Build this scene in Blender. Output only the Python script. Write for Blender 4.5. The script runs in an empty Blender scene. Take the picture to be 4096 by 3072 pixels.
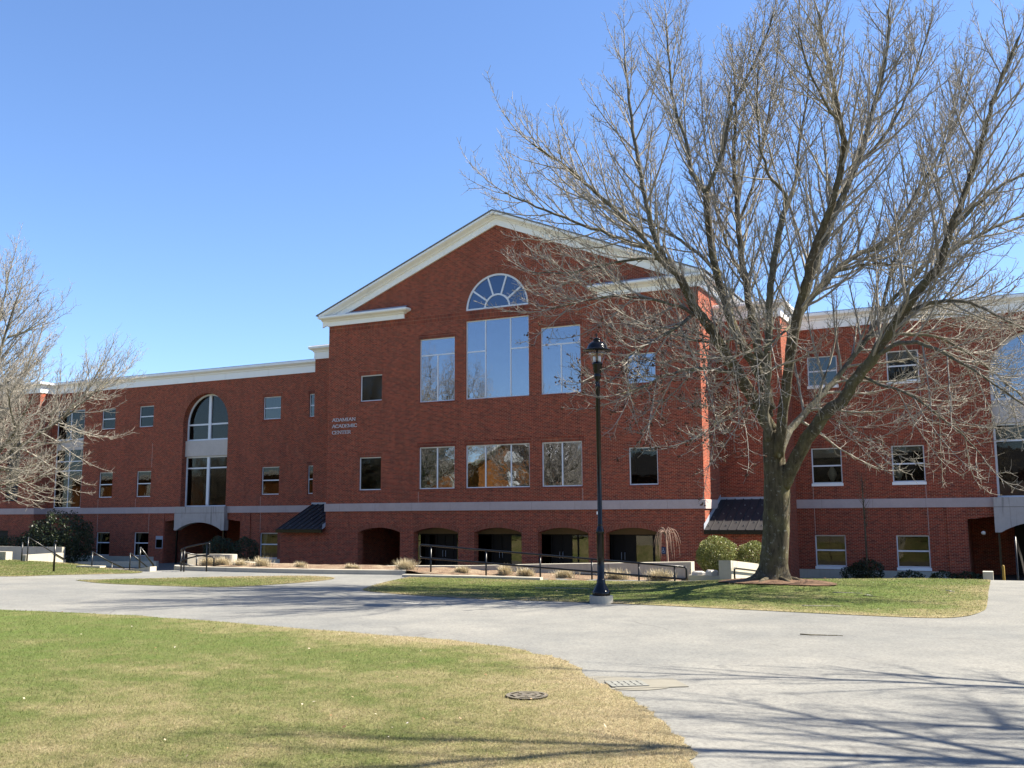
import bpy, math, random
import numpy as np
from mathutils import Matrix, Vector
from mathutils.geometry import tessellate_polygon, delaunay_2d_cdt

R = math.radians
scene = bpy.context.scene
COL = scene.collection

# ---------------------------------------------------------------- camera
cam_d = bpy.data.cameras.new("camera")
cam_d.sensor_width = 36.0
cam_d.lens = 34.49
cam_d.clip_end = 2000
cam = bpy.data.objects.new("camera", cam_d)
COL.objects.link(cam)
cam.matrix_world = (Matrix.Translation((23.609, -45.784, 1.70)) @ Matrix.Rotation(R(26.388), 4, 'Z')
                    @ Matrix.Rotation(R(90 + 7.6035), 4, 'X') @ Matrix.Rotation(R(-0.318), 4, 'Z'))
scene.camera = cam
CAM = np.array((23.609, -45.784, 1.70))

# ---------------------------------------------------------------- sky, sun, exposure
SUN_EL, SUN_AZ = 49.0, 29.0          # azimuth measured from +X towards +Y
world = bpy.data.worlds.new("World")
scene.world = world
world.use_nodes = True
nt = world.node_tree
sky = nt.nodes.new('ShaderNodeTexSky')
sky.sky_type = 'NISHITA'
sky.sun_disc = False
sky.sun_elevation = R(SUN_EL)
sky.sun_rotation = R(90 - SUN_AZ)
sky.altitude = 0
sky.air_density = 1.0
sky.dust_density = 0.4
sky.ozone_density = 2.6
deep = nt.nodes.new('ShaderNodeMix')          # clear, dry spring air: a deeper blue than the default sky model
deep.data_type = 'RGBA'; deep.blend_type = 'MULTIPLY'; deep.inputs[0].default_value = 1.0
deep.inputs[7].default_value = (0.74, 0.86, 1.05, 1)
nt.links.new(sky.outputs[0], deep.inputs[6])
nt.links.new(deep.outputs[2], nt.nodes['Background'].inputs[0])
nt.nodes['Background'].inputs[1].default_value = 0.073
sun_d = bpy.data.lights.new("sun", 'SUN')
sun_d.energy = 5.0
sun_d.angle = R(0.5)
sun_d.color = (1.0, 0.92, 0.78)
sun = bpy.data.objects.new("sun", sun_d)
COL.objects.link(sun)
sv = Vector((math.cos(R(SUN_EL)) * math.cos(R(SUN_AZ)), math.cos(R(SUN_EL)) * math.sin(R(SUN_AZ)), math.sin(R(SUN_EL))))
sun.rotation_euler = sv.to_track_quat('Z', 'Y').to_euler()
sun.location = (60, 30, 60)
vs = scene.view_settings
vs.view_transform = 'Standard'
vs.look = 'None'
vs.exposure = 1.68
vs.gamma = 1.0

# ---------------------------------------------------------------- helpers
ORG = {}

def tag(o, label=None, cat=None, group=None, kind=None):
    if label: o['label'] = label
    if cat: o['category'] = cat
    if group: o['group'] = group
    if kind: o['kind'] = kind
    return o

def thing(name, loc, label, cat, group=None):
    o = bpy.data.objects.new(name, None)
    o.empty_display_size = 0.2
    COL.objects.link(o)
    o.location = loc
    ORG[o.name] = np.array(loc, float)
    return tag(o, label, cat, group)

class MB:
    """collects shapes, then links them as ONE mesh object"""
    def __init__(s):
        s.v = []; s.f = []; s.smooth = []; s.n = 0
    def add(s, verts, faces, smooth=False):
        verts = [tuple(map(float, p)) for p in verts]
        b = s.n
        s.v += verts
        s.f += [tuple(b + i for i in f) for f in faces]
        s.smooth += [smooth] * len(faces)
        s.n += len(verts)
        return s
    def box(s, x0, x1, y0, y1, z0, z1):
        if x0 > x1: x0, x1 = x1, x0
        if y0 > y1: y0, y1 = y1, y0
        if z0 > z1: z0, z1 = z1, z0
        return s.add([(x0,y0,z0),(x1,y0,z0),(x1,y1,z0),(x0,y1,z0),(x0,y0,z1),(x1,y0,z1),(x1,y1,z1),(x0,y1,z1)],
                     [(0,3,2,1),(4,5,6,7),(0,1,5,4),(1,2,6,5),(2,3,7,6),(3,0,4,7)])
    def prism(s, poly, axis, a, b):
        """poly of 2D points extruded along an axis from a to b ('y': points are x,z; 'x': points are y,z; 'z': points are x,y)"""
        def P(p, t):
            return (p[0], t, p[1]) if axis == 'y' else ((t, p[0], p[1]) if axis == 'x' else (p[0], p[1], t))
        n = len(poly)
        v = [P(p, a) for p in poly] + [P(p, b) for p in poly]
        tris = tessellate_polygon([[Vector((p[0], p[1], 0)) for p in poly]])
        f = [tuple(t) for t in tris] + [tuple(n + i for i in reversed(t)) for t in tris]
        f += [(i, (i + 1) % n, n + (i + 1) % n, n + i) for i in range(n)]
        return s.add(v, f)
    def tube(s, pts, rad, sides=8, caps=True, smooth=True):
        pts = np.array(pts, float); n = len(pts)
        if np.isscalar(rad): rad = [rad] * n
        tan = np.gradient(pts, axis=0)
        v = []; ref = None
        for i in range(n):
            t = tan[i] / (np.linalg.norm(tan[i]) + 1e-9)
            if ref is None:
                ref = np.array((0, 0, 1.)) if abs(t[2]) < .9 else np.array((1., 0, 0))
            u = ref - t * np.dot(ref, t)
            u /= np.linalg.norm(u) + 1e-9
            w = np.cross(t, u); ref = u
            for k in range(sides):
                a = 2 * math.pi * k / sides
                v.append(pts[i] + rad[i] * (math.cos(a) * u + math.sin(a) * w))
        f = []
        for i in range(n - 1):
            for k in range(sides):
                k2 = (k + 1) % sides
                f.append((i*sides+k, i*sides+k2, (i+1)*sides+k2, (i+1)*sides+k))
        if caps:
            f.append(tuple(range(sides - 1, -1, -1)))
            f.append(tuple((n - 1) * sides + k for k in range(sides)))
        return s.add(v, f, smooth)
    def lathe(s, prof, cx, cy, sides=24, smooth=True):
        """prof: (radius, z) pairs from bottom to top"""
        v = []
        for r, z in prof:
            for k in range(sides):
                a = 2 * math.pi * k / sides
                v.append((cx + r * math.cos(a), cy + r * math.sin(a), z))
        f = []
        for i in range(len(prof) - 1):
            for k in range(sides):
                k2 = (k + 1) % sides
                f.append((i*sides+k, i*sides+k2, (i+1)*sides+k2, (i+1)*sides+k))
        f.append(tuple(range(sides - 1, -1, -1)))
        f.append(tuple((len(prof) - 1) * sides + k for k in range(sides)))
        return s.add(v, f, smooth)
    def sweep(s, path, prof, right=True):
        """profile of (out, z) swept along a polyline in plan, mitred; 'out' is on the right-hand side of the path"""
        P = [np.array(p, float) for p in path]; n = len(P); m = len(prof)
        offs = []
        for i in range(n):
            ns = []
            for a, b in ((i - 1, i), (i, i + 1)):
                if a < 0 or b >= n: continue
                d = P[b] - P[a]; d /= np.linalg.norm(d)
                ns.append(np.array((d[1], -d[0])) * (1 if right else -1))
            if len(ns) == 1: offs.append(ns[0])
            else:
                q = ns[0] + ns[1]
                offs.append(q / max(1e-6, np.dot(q, ns[0])))
        v = []
        for i in range(n):
            for o, z in prof:
                p = P[i] + offs[i] * o
                v.append((p[0], p[1], z))
        f = []
        for i in range(n - 1):
            for k in range(m):
                k2 = (k + 1) % m
                f.append((i*m+k, (i+1)*m+k, (i+1)*m+k2, i*m+k2))
        tr = tessellate_polygon([[Vector((o, z, 0)) for o, z in prof]])
        f += [tuple(t) for t in tr] + [tuple((n-1)*m + i for i in t) for t in tr]
        return s.add(v, f)
    def build(s, name, material, parent=None, recalc=True):
        o = link_mesh(name, s.v, s.f, material, parent, s.smooth)
        if recalc:
            import bmesh
            bm = bmesh.new(); bm.from_mesh(o.data)
            bmesh.ops.recalc_face_normals(bm, faces=bm.faces)
            bm.to_mesh(o.data); bm.free()
        return o

def link_mesh(name, v, f, material, parent=None, smooth=None):
    org = ORG[parent.name] if parent is not None else np.zeros(3)
    me = bpy.data.meshes.new(name)
    me.from_pydata([(p[0]-org[0], p[1]-org[1], p[2]-org[2]) for p in v], [], f)
    if smooth is not None:
        me.polygons.foreach_set('use_smooth', smooth)
    me.materials.append(material)
    o = bpy.data.objects.new(name, me)
    COL.objects.link(o)
    if parent is not None:
        o.parent = parent
    ORG[o.name] = org
    return o

def np_mesh(name, V, F, material, parent=None, smooth=False, attr=None):
    """V (n,3), F (m,k) arrays to one mesh; attr = (name, per-vertex floats)"""
    org = ORG[parent.name] if parent is not None else np.zeros(3)
    V = np.ascontiguousarray(V - org, np.float32); F = np.ascontiguousarray(F, np.int32)
    me = bpy.data.meshes.new(name)
    k = F.shape[1]
    me.vertices.add(len(V)); me.vertices.foreach_set('co', V.ravel())
    me.loops.add(F.size); me.loops.foreach_set('vertex_index', F.ravel())
    me.polygons.add(len(F)); me.polygons.foreach_set('loop_start', np.arange(0, F.size, k, dtype=np.int32))
    me.polygons.foreach_set('use_smooth', np.full(len(F), smooth))
    me.update(calc_edges=True)
    if attr is not None:
        a = me.attributes.new(attr[0], 'FLOAT', 'POINT')
        a.data.foreach_set('value', np.ascontiguousarray(attr[1], np.float32))
    me.materials.append(material)
    o = bpy.data.objects.new(name, me)
    COL.objects.link(o)
    if parent is not None: o.parent = parent
    ORG[o.name] = org
    return o

def dup(root, loc, rz=0.0, sc=1.0):
    """a copy of a thing with its parts and sub-parts"""
    def cp(o, par):
        c = o.copy(); COL.objects.link(c)
        if par is not None: c.parent = par
        for ch in list(o.children): cp(ch, c)
        return c
    c = cp(root, None)
    c.location = loc; c.rotation_euler = (0, 0, rz); c.scale = (sc, sc, sc)
    return c

# ---------------------------------------------------------------- materials
class NT:
    def __init__(s, name):
        s.m = bpy.data.materials.new(name); s.m.use_nodes = True
        s.t = s.m.node_tree; s.b = s.t.nodes['Principled BSDF']; s.out = s.t.nodes['Material Output']
    def n(s, kind, **kw):
        nd = s.t.nodes.new(kind)
        for k, v in kw.items(): setattr(nd, k, v)
        return nd
    def l(s, a, b): s.t.links.new(a, b)
    def pos(s): return s.n('ShaderNodeNewGeometry').outputs['Position']
    def noise(s, vec, scale, detail=4, rough=.55):
        nd = s.n('ShaderNodeTexNoise')
        nd.inputs['Scale'].default_value = scale; nd.inputs['Detail'].default_value = detail; nd.inputs['Roughness'].default_value = rough
        s.l(vec, nd.inputs['Vector']); return nd.outputs['Fac']
    def ramp(s, fac, stops):
        nd = s.n('ShaderNodeValToRGB'); e = nd.color_ramp.elements
        while len(e) < len(stops): e.new(.5)
        for el, (p, c) in zip(e, stops):
            el.position = p; el.color = (c[0], c[1], c[2], 1) if not np.isscalar(c) else (c, c, c, 1)
        s.l(fac, nd.inputs[0]); return nd.outputs[0]
    def mix(s, fac, a, b, mode='MIX'):
        nd = s.n('ShaderNodeMix', data_type='RGBA', blend_type=mode)
        for sock, v in ((nd.inputs[0], fac), (nd.inputs[6], a), (nd.inputs[7], b)):
            if hasattr(v, 'links') or hasattr(v, 'is_linked'): s.l(v, sock)
            elif np.isscalar(v): sock.default_value = v
            else: sock.default_value = (v[0], v[1], v[2], 1)
        return nd.outputs[2]
    def math(s, op, a, b=0.0):
        nd = s.n('ShaderNodeMath', operation=op)
        for sock, v in zip(nd.inputs, (a, b)):
            if np.isscalar(v): sock.default_value = v
            else: s.l(v, sock)
        return nd.outputs[0]
    def scalev(s, vec, sx, sy, sz):
        nd = s.n('ShaderNodeMapping'); nd.inputs['Scale'].default_value = (sx, sy, sz); s.l(vec, nd.inputs['Vector']); return nd.outputs[0]
    def bump(s, h, strength=.3, dist=.01):
        nd = s.n('ShaderNodeBump'); nd.inputs['Strength'].default_value = strength; nd.inputs['Distance'].default_value = dist
        s.l(h, nd.inputs['Height']); s.l(nd.outputs[0], s.b.inputs['Normal'])
    def done(s, col=None, rough=.8, spec=.3, metal=0.0):
        if col is not None:
            if hasattr(col, 'is_linked'): s.l(col, s.b.inputs['Base Color'])
            else: s.b.inputs['Base Color'].default_value = (col[0], col[1], col[2], 1)
        s.b.inputs['Roughness'].default_value = rough
        s.b.inputs['Specular IOR Level'].default_value = spec
        s.b.inputs['Metallic'].default_value = metal
        return s.m

def plain(name, col, rough=.7, spec=.3, metal=0.0, var=.12, scale=3.0, bump=0.0):
    t = NT(name); p = t.pos()
    f = t.noise(p, scale, 5, .6)
    c = t.mix(f, [x * (1 - var * 1.6) for x in col], [x * (1 + var * 1.4) for x in col])
    if bump: t.bump(t.noise(p, scale * 12, 3), bump, .01)
    return t.done(c, rough, spec, metal)

def brick_mat(name, soldier=False, dim=1.0, tint=(1, 1, 1)):
    t = NT(name)
    g = t.n('ShaderNodeNewGeometry')
    sp = t.n('ShaderNodeSeparateXYZ'); t.l(g.outputs['Position'], sp.inputs[0])
    sn = t.n('ShaderNodeSeparateXYZ'); t.l(g.outputs['True Normal'], sn.inputs[0])
    side = t.math('GREATER_THAN', t.math('ABSOLUTE', sn.outputs[0]), t.math('ABSOLUTE', sn.outputs[1]))
    u = t.math('ADD', t.math('MULTIPLY', sp.outputs[1], side), t.math('MULTIPLY', sp.outputs[0], t.math('SUBTRACT', 1.0, side)))
    cb = t.n('ShaderNodeCombineXYZ')
    t.l(u, cb.inputs[1 if soldier else 0]); t.l(sp.outputs[2], cb.inputs[0 if soldier else 1])
    br = t.n('ShaderNodeTexBrick')
    br.inputs['Scale'].default_value = 1.0
    br.inputs['Brick Width'].default_value = .24 if soldier else .206
    br.inputs['Row Height'].default_value = .0685
    br.inputs['Mortar Size'].default_value = .0070
    br.inputs['Mortar Smooth'].default_value = .15
    br.inputs['Bias'].default_value = -.1
    if soldier: br.offset = 0.0
    t.l(cb.outputs[0], br.inputs['Vector'])
    a = [.285 * dim * tint[0], .044 * dim * tint[1], .019 * dim * tint[2]]
    b = [.115 * dim * tint[0], .019 * dim * tint[1], .011 * dim * tint[2]]
    br.inputs['Color1'].default_value = (*a, 1)
    br.inputs['Color2'].default_value = (*b, 1)
    br.inputs['Mortar'].default_value = (.38 * dim, .215 * dim, .145 * dim, 1)
    pv = cb.outputs[0]
    n1 = t.noise(pv, .35, 5, .6)
    n2 = t.noise(pv, 2.2, 3, .5)
    n3 = t.noise(t.scalev(pv, 4.85, 14.6, 1) if not soldier else pv, 1.0, 0, 0)
    c = t.mix(t.math('MULTIPLY', n1, .55), br.outputs['Color'], t.mix(1.0, br.outputs['Color'], (1.18, 1.25, 1.1), 'MULTIPLY'))
    c = t.mix(t.ramp(n2, [(.35, 0.0), (.75, .45)]), c, t.mix(1.0, c, (.72, .66, .7), 'MULTIPLY'))
    c = t.mix(t.ramp(n3, [(.56, 0.0), (.72, .55)]), c, t.mix(1.0, c, (.62, .6, .68), 'MULTIPLY'))
    c = t.mix(t.ramp(n3, [(.25, .5), (.4, 0.0)]), c, t.mix(1.0, c, (1.35, 1.4, 1.15), 'MULTIPLY'))
    stk = t.noise(t.scalev(pv, 1.5, .10, 1) if not soldier else pv, 1.0, 5, .6)
    c = t.mix(t.ramp(stk, [(.5, 0.), (.72, .42)]), c, t.mix(1.0, c, (.66, .64, .66), 'MULTIPLY'))
    c = t.mix(t.ramp(stk, [(.28, .3), (.42, 0.)]), c, t.mix(1.0, c, (1.2, 1.22, 1.2), 'MULTIPLY'))
    t.bump(t.math('SUBTRACT', 1.0, br.outputs['Fac']), .5, .006)
    return t.done(c, .88, .25)

def glass_mat(name, refl, tint=(.55, .6, .6), wob=.12, gcol=(1, 1, 1)):
    t = NT(name)
    t.t.nodes.remove(t.b)
    gl = t.n('ShaderNodeBsdfGlossy'); gl.inputs['Roughness'].default_value = 0.015
    gl.inputs['Color'].default_value = (*gcol, 1)
    tr = t.n('ShaderNodeBsdfTransparent'); tr.inputs['Color'].default_value = (*tint, 1)
    mx = t.n('ShaderNodeMixShader')
    lw = t.n('ShaderNodeLayerWeight'); lw.inputs['Blend'].default_value = .5
    t.l(t.math('MINIMUM', t.math('ADD', t.math('MULTIPLY', t.math('POWER', lw.outputs['Facing'], 5.0), .95), .02 + refl), 1.0), mx.inputs[0])
    t.l(tr.outputs[0], mx.inputs[1]); t.l(gl.outputs[0], mx.inputs[2])
    bp = t.n('ShaderNodeBump'); bp.inputs['Strength'].default_value = wob; bp.inputs['Distance'].default_value = .02
    nz = t.noise(t.pos(), 1.6, 2, .5)
    t.l(nz, bp.inputs['Height']); t.l(bp.outputs[0], gl.inputs['Normal'])
    t.l(mx.outputs[0], t.out.inputs['Surface'])
    return t.m

M = {}
M['brick'] = brick_mat('red_brick')
M['soldier'] = brick_mat('red_brick_soldier', True, .86)
def trim_mat():
    t = NT('white_paint'); p = t.pos()
    a = t.noise(t.scalev(p, 2.2, 2.2, .3), 1.0, 5, .6); b = t.noise(p, .6, 3)
    c = t.mix(b, (.80, .785, .76), (.87, .855, .82))
    c = t.mix(t.ramp(a, [(.55, 0.), (.75, .35)]), c, (.62, .60, .57))
    return t.done(c, .55, .3)
M['white'] = trim_mat()
M['frame'] = plain('white_aluminium', (.66, .67, .70), .4, .4, var=.04)
M['bronze'] = plain('dark_bronze', (.010, .009, .008), .55, .2)
M['black'] = plain('black_paint', (.004, .004, .005), .2, .32, var=.2)
M['rail'] = plain('black_rail_paint', (.007, .007, .007), .3, .4, var=.2)
M['stone'] = None
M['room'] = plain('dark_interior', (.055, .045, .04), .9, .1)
M['blind'] = plain('roller_blind', (.42, .37, .33), .9, .1, var=.06)
M['curtain'] = plain('pale_curtain', (.62, .58, .5), .9, .1, var=.1)
M['tan'] = plain('tan_panel', (.20, .145, .085), .8, .2)
M['galv'] = plain('grey_flashing', (.30, .33, .38), .45, .4, var=.1)
M['metalroof'] = plain('dark_metal_roof', (.034, .032, .033), .6, .15, var=.12)
M['guard'] = plain('dull_metal', (.11, .11, .105), .6, .2)
M['roof'] = plain('grey_roof', (.22, .22, .23), .7, .3)
M['bulb'] = plain('lamp_core', (.65, .70, .78), .3, .4)
M['sign_metal'] = plain('sign_metal', (.62, .62, .64), .4, .4)
M['blue'] = plain('blue_plate', (.014, .022, .065), .5, .4)
M['glass_hi'] = glass_mat('reflective_glass', .25, (.35, .40, .45), .09, (.86, .90, 1.0))
M['glass'] = glass_mat('window_glass', .006, (.62, .62, .58), .10)
M['glass_fan'] = glass_mat('fan_glass', .10, (.4, .45, .5), .10, (.7, .8, 1.0))
M['glass_mid'] = glass_mat('entrance_glass', .055, (.4, .4, .36), .10)
M['glass_lamp'] = glass_mat('lamp_glass', .05, (.93, .93, .95), .0)

def stone_mat(name, col, streak=0.0):
    t = NT(name); p = t.pos()
    f = t.noise(p, 1.1, 6, .6); f2 = t.noise(p, 9, 5, .65)
    c = t.mix(f, [x * .8 for x in col], [x * 1.15 for x in col])
    c = t.mix(t.ramp(f2, [(.3, 0.), (.8, .35)]), c, t.mix(1.0, c, (.7, .68, .66), 'MULTIPLY'))
    if streak:
        s = t.noise(t.scalev(p, 7, 7, .35), 1.0, 4, .6)
        c = t.mix(t.ramp(s, [(.55, 0.), (.72, streak)]), c, (.10, .09, .085))
    t.bump(f2, .25, .006)
    return t.done(c, .85, .2)
M['stone'] = stone_mat('band_stone', (.45, .365, .345))
M['concrete'] = stone_mat('grey_concrete', (.45, .415, .335), .18)
M['lintel'] = stone_mat('stained_stone', (.43, .39, .36), .75)
M['paint_panel'] = stone_mat('pale_panel', (.52, .47, .43))
M['rock'] = stone_mat('pale_rock', (.5, .47, .43))

def asphalt():
    t = NT('old_asphalt'); p = t.pos()
    big = t.noise(p, .22, 6, .7); mid = t.noise(p, 1.1, 6, .65); fine = t.noise(p, 26, 4, .8); vf = t.noise(p, 85, 2, .6)
    c = t.mix(t.ramp(big, [(.3, 0.), (.7, 1.)]), (.165, .168, .158), (.255, .246, .215))
    c = t.mix(t.ramp(mid, [(.36, .7), (.64, 0.)]), c, t.mix(1.0, c, (.74, .75, .78), 'MULTIPLY'))
    c = t.mix(t.ramp(fine, [(.36, .75), (.58, 0.)]), c, t.mix(1.0, c, (.58, .58, .6), 'MULTIPLY'))
    c = t.mix(t.ramp(vf, [(.6, 0.), (.8, .5)]), c, (.38, .365, .34))
    # dark weathered dashes and hairline cracks
    st = t.noise(t.scalev(p, .35, 1.6, 1), 1.6, 5, .7)
    c = t.mix(t.ramp(st, [(.62, 0.), (.70, .6)]), c, (.11, .106, .10))
    wv = t.n('ShaderNodeTexVoronoi', feature='DISTANCE_TO_EDGE'); wv.inputs['Scale'].default_value = .22
    wp = t.n('ShaderNodeVectorMath', operation='ADD'); nz = t.n('ShaderNodeTexNoise'); nz.inputs['Scale'].default_value = .8
    t.l(p, nz.inputs['Vector']); t.l(p, wp.inputs[0]); t.l(nz.outputs['Color'], wp.inputs[1]); t.l(wp.outputs[0], wv.inputs['Vector'])
    cr = t.math('MULTIPLY', t.ramp(wv.outputs['Distance'], [(.0, 1.), (.006, 0.)]), t.ramp(t.noise(p, .5, 3), [(.5, 0.), (.62, .7)]))
    c = t.mix(cr, c, (.08, .078, .074))
    t.bump(fine, .35, .006)
    return t.done(c, .9, .2)
M['asphalt'] = asphalt()

def grass_mat(name, blade=False):
    t = NT(name); p = t.pos()
    at = t.n('ShaderNodeAttribute', attribute_name='dry')
    big = t.noise(p, .55, 5, .62); mid = t.noise(p, 2.6, 4, .6)
    d = t.math('ADD', t.math('ADD', at.outputs['Fac'], t.math('MULTIPLY', t.math('SUBTRACT', big, .5), 1.35)), t.math('MULTIPLY', t.math('SUBTRACT', mid, .5), .9))
    g = t.ramp(d, [(.0, (.120, .165, .042)), (.33, (.148, .170, .056)), (.60, (.245, .225, .105)), (.92, (.34, .285, .165))])
    if blade:
        rn = t.n('ShaderNodeNewGeometry').outputs['Random Per Island']
        g = t.mix(rn, t.mix(1.0, g, (.62, .66, .6), 'MULTIPLY'), t.mix(1.0, g, (1.42, 1.32, 1.5), 'MULTIPLY'))
        t.b.inputs['Subsurface Weight'].default_value = 0.0
        tr = t.n('ShaderNodeBsdfTranslucent'); t.l(g, tr.inputs['Color'])
        m = t.done(g, .6, .25)
        mx = t.n('ShaderNodeMixShader'); mx.inputs[0].default_value = .55
        t.l(t.b.outputs[0], mx.inputs[1]); t.l(tr.outputs[0], mx.inputs[2]); t.l(mx.outputs[0], t.out.inputs['Surface'])
        return m
    f = t.noise(p, 42, 4, .75)
    g = t.mix(t.ramp(f, [(.35, .75), (.62, 0.)]), g, t.mix(1.0, g, (.45, .45, .42), 'MULTIPLY'))
    t.bump(f, .8, .03)
    return t.done(g, .9, .1)
M['grass'] = grass_mat('turf')
M['blade'] = grass_mat('grass_blade', True)

def bark_mat(name, dark, light, moss=.35, sc=1.0):
    t = NT(name); p = t.pos()
    f = t.noise(t.scalev(p, 16*sc, 16*sc, 3.2*sc), 1.0, 6, .7); g = t.noise(p, 2.4, 5, .6); h = t.noise(p, 11, 4, .7)
    c = t.mix(t.ramp(f, [(.3, 0.), (.7, 1.)]), dark, light)
    c = t.mix(t.ramp(g, [(.45, 0.), (.65, moss)]), c, (.17, .16, .065))
    c = t.mix(t.ramp(h, [(.58, 0.), (.7, .6)]), c, (.36, .36, .32))
    t.bump(f, .9, .03)
    return t.done(c, .92, .12)
M['bark'] = bark_mat('furrowed_bark', (.034, .028, .019), (.125, .105, .072))
M['limb'] = bark_mat('limb_bark', (.046, .042, .034), (.165, .152, .122))
M['twig'] = bark_mat('twig_bark', (.17, .155, .135), (.37, .335, .285), .06)
M['seed'] = plain('dry_seed', (.085, .05, .035), .9, .1, var=.3)
M['weep'] = plain('pale_stem', (.27, .185, .145), .85, .1, var=.15)

def leaf_mat(name, a, b):
    t = NT(name)
    rn = t.n('ShaderNodeNewGeometry').outputs['Random Per Island']
    c = t.mix(rn, a, b)
    m = t.done(c, .45, .4)
    tr = t.n('ShaderNodeBsdfTranslucent'); t.l(c, tr.inputs['Color'])
    mx = t.n('ShaderNodeMixShader'); mx.inputs[0].default_value = .2
    t.l(t.b.outputs[0], mx.inputs[1]); t.l(tr.outputs[0], mx.inputs[2]); t.l(mx.outputs[0], t.out.inputs['Surface'])
    return m
M['leaf'] = leaf_mat('shrub_leaf', (.075, .10, .020), (.27, .27, .085))
M['leaf_dark'] = leaf_mat('evergreen_leaf', (.012, .022, .009), (.04, .055, .02))
M['straw'] = leaf_mat('dry_grass', (.36, .30, .18), (.58, .50, .34))
def mulch():
    t = NT('bark_mulch'); p = t.pos()
    f = t.noise(p, 22, 6, .75); g = t.noise(p, 2.0, 3)
    c = t.mix(t.ramp(f, [(.3, 0.), (.72, 1.)]), (.085, .055, .037), (.30, .21, .145))
    c = t.mix(t.ramp(g, [(.45, 0.), (.7, .6)]), c, (.34, .28, .19))
    t.bump(f, 1.0, .04)
    return t.done(c, .95, .05)
M['mulch'] = mulch()
M['soil'] = plain('dirt', (.14, .09, .06), .95, .05, var=.35, scale=9, bump=.6)
M['paving'] = plain('plaza_paving', (.13, .12, .105), .9, .15, var=.12, scale=2)
M['iron'] = plain('rusty_iron', (.13, .115, .09), .8, .2, .1, var=.25, scale=12)
M['hole'] = plain('drain_dark', (.03, .026, .02), .95, .05)
M['sand'] = plain('sandy_patch', (.20, .188, .155), .95, .1, var=.12, scale=6)

# ================================================================ TERRAIN
PLAZA = -1.5
YC = np.array([(-90,-14),(-30,-15),(-13.7,-18.3),(-8.4,-19.7),(-5.4,-20.8),(-.7,-22.6),(-.2,-20.4),(16.6,-20.3),(17.4,-19.9),(21.56,-17.6),(90,-17.4)], float)
TREE = np.array((18.77, -22.50, .18))

def H(x, y):
    x = np.asarray(x, float); y = np.asarray(y, float)
    s = np.clip((y - np.interp(x, YC[:, 0], YC[:, 1])) / 3.2, 0, 1)
    z = PLAZA * s * s * (3 - 2 * s)
    z = z + .20 * np.exp(-((x - TREE[0]) ** 2 + (y - TREE[1]) ** 2) / (2 * 1.35 ** 2))
    back = np.clip((-62 - y) / 60, 0, 1)
    return z + 2.2 * back

def grid_axis(parts):
    return np.unique(np.concatenate([np.arange(a, b, s) for a, b, s in parts]))
gx = grid_axis([(-420, -60, 30), (-60, 60, 1.5), (60, 421, 30)])
gy = grid_axis([(-420, -130, 30), (-130, -40, 5), (-40, -10, .75), (-10, 60, 8), (60, 421, 30)])
GX, GY = np.meshgrid(gx, gy)
GV = np.stack([GX, GY, H(GX, GY) - .05], -1).reshape(-1, 3)
nx, ny = len(gx), len(gy)
ii = (np.arange(ny - 1)[:, None] * nx + np.arange(nx - 1)[None]).ravel()
GF = np.stack([ii, ii + 1, ii + nx + 1, ii + nx], -1)
tag(np_mesh('ground', GV, GF, M['grass'], smooth=True, attr=('dry', np.full(len(GV), .55))), kind='structure')

rng = np.random.default_rng(7)

def inside(px, py, poly):
    r = np.zeros(px.shape, bool); n = len(poly); j = n - 1
    for i in range(n):
        xi, yi = poly[i]; xj, yj = poly[j]
        c = ((yi > py) != (yj > py)) & (px < (xj - xi) * (py - yi) / (yj - yi + 1e-12) + xi)
        r ^= c; j = i
    return r

def edge_dist(px, py, poly):
    d = np.full(px.shape, 1e9); n = len(poly)
    for i in range(n):
        a = np.array(poly[i]); b = np.array(poly[(i + 1) % n]); ab = b - a
        t = np.clip(((px - a[0]) * ab[0] + (py - a[1]) * ab[1]) / (ab @ ab + 1e-9), 0, 1)
        d = np.minimum(d, np.hypot(px - a[0] - t * ab[0], py - a[1] - t * ab[1]))
    return d

def densify(poly, step=.5, jit=0.0, smooth=True):
    out = []; n = len(poly)
    for i in range(n):
        a = np.array(poly[i], float); b = np.array(poly[(i + 1) % n], float)
        L = np.linalg.norm(b - a); k = max(1, int(min(L / step, 120)))
        for q in range(k):
            p = a + (b - a) * q / k
            if jit and L < 30: p = p + rng.normal(0, jit, 2)
            out.append((float(p[0]), float(p[1])))
    return out

def catmull(pts, k=6):
    pts = [np.array(p, float) for p in pts]; out = []
    for i in range(len(pts) - 1):
        p0 = pts[max(i - 1, 0)]; p1 = pts[i]; p2 = pts[i + 1]; p3 = pts[min(i + 2, len(pts) - 1)]
        for q in range(k):
            t = q / k
            out.append(.5 * (2*p1 + (p2 - p0)*t + (2*p0 - 5*p1 + 4*p2 - p3)*t*t + (3*p1 - p0 - 3*p2 + p3)*t**3))
    out.append(pts[-1])
    return out

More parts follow.
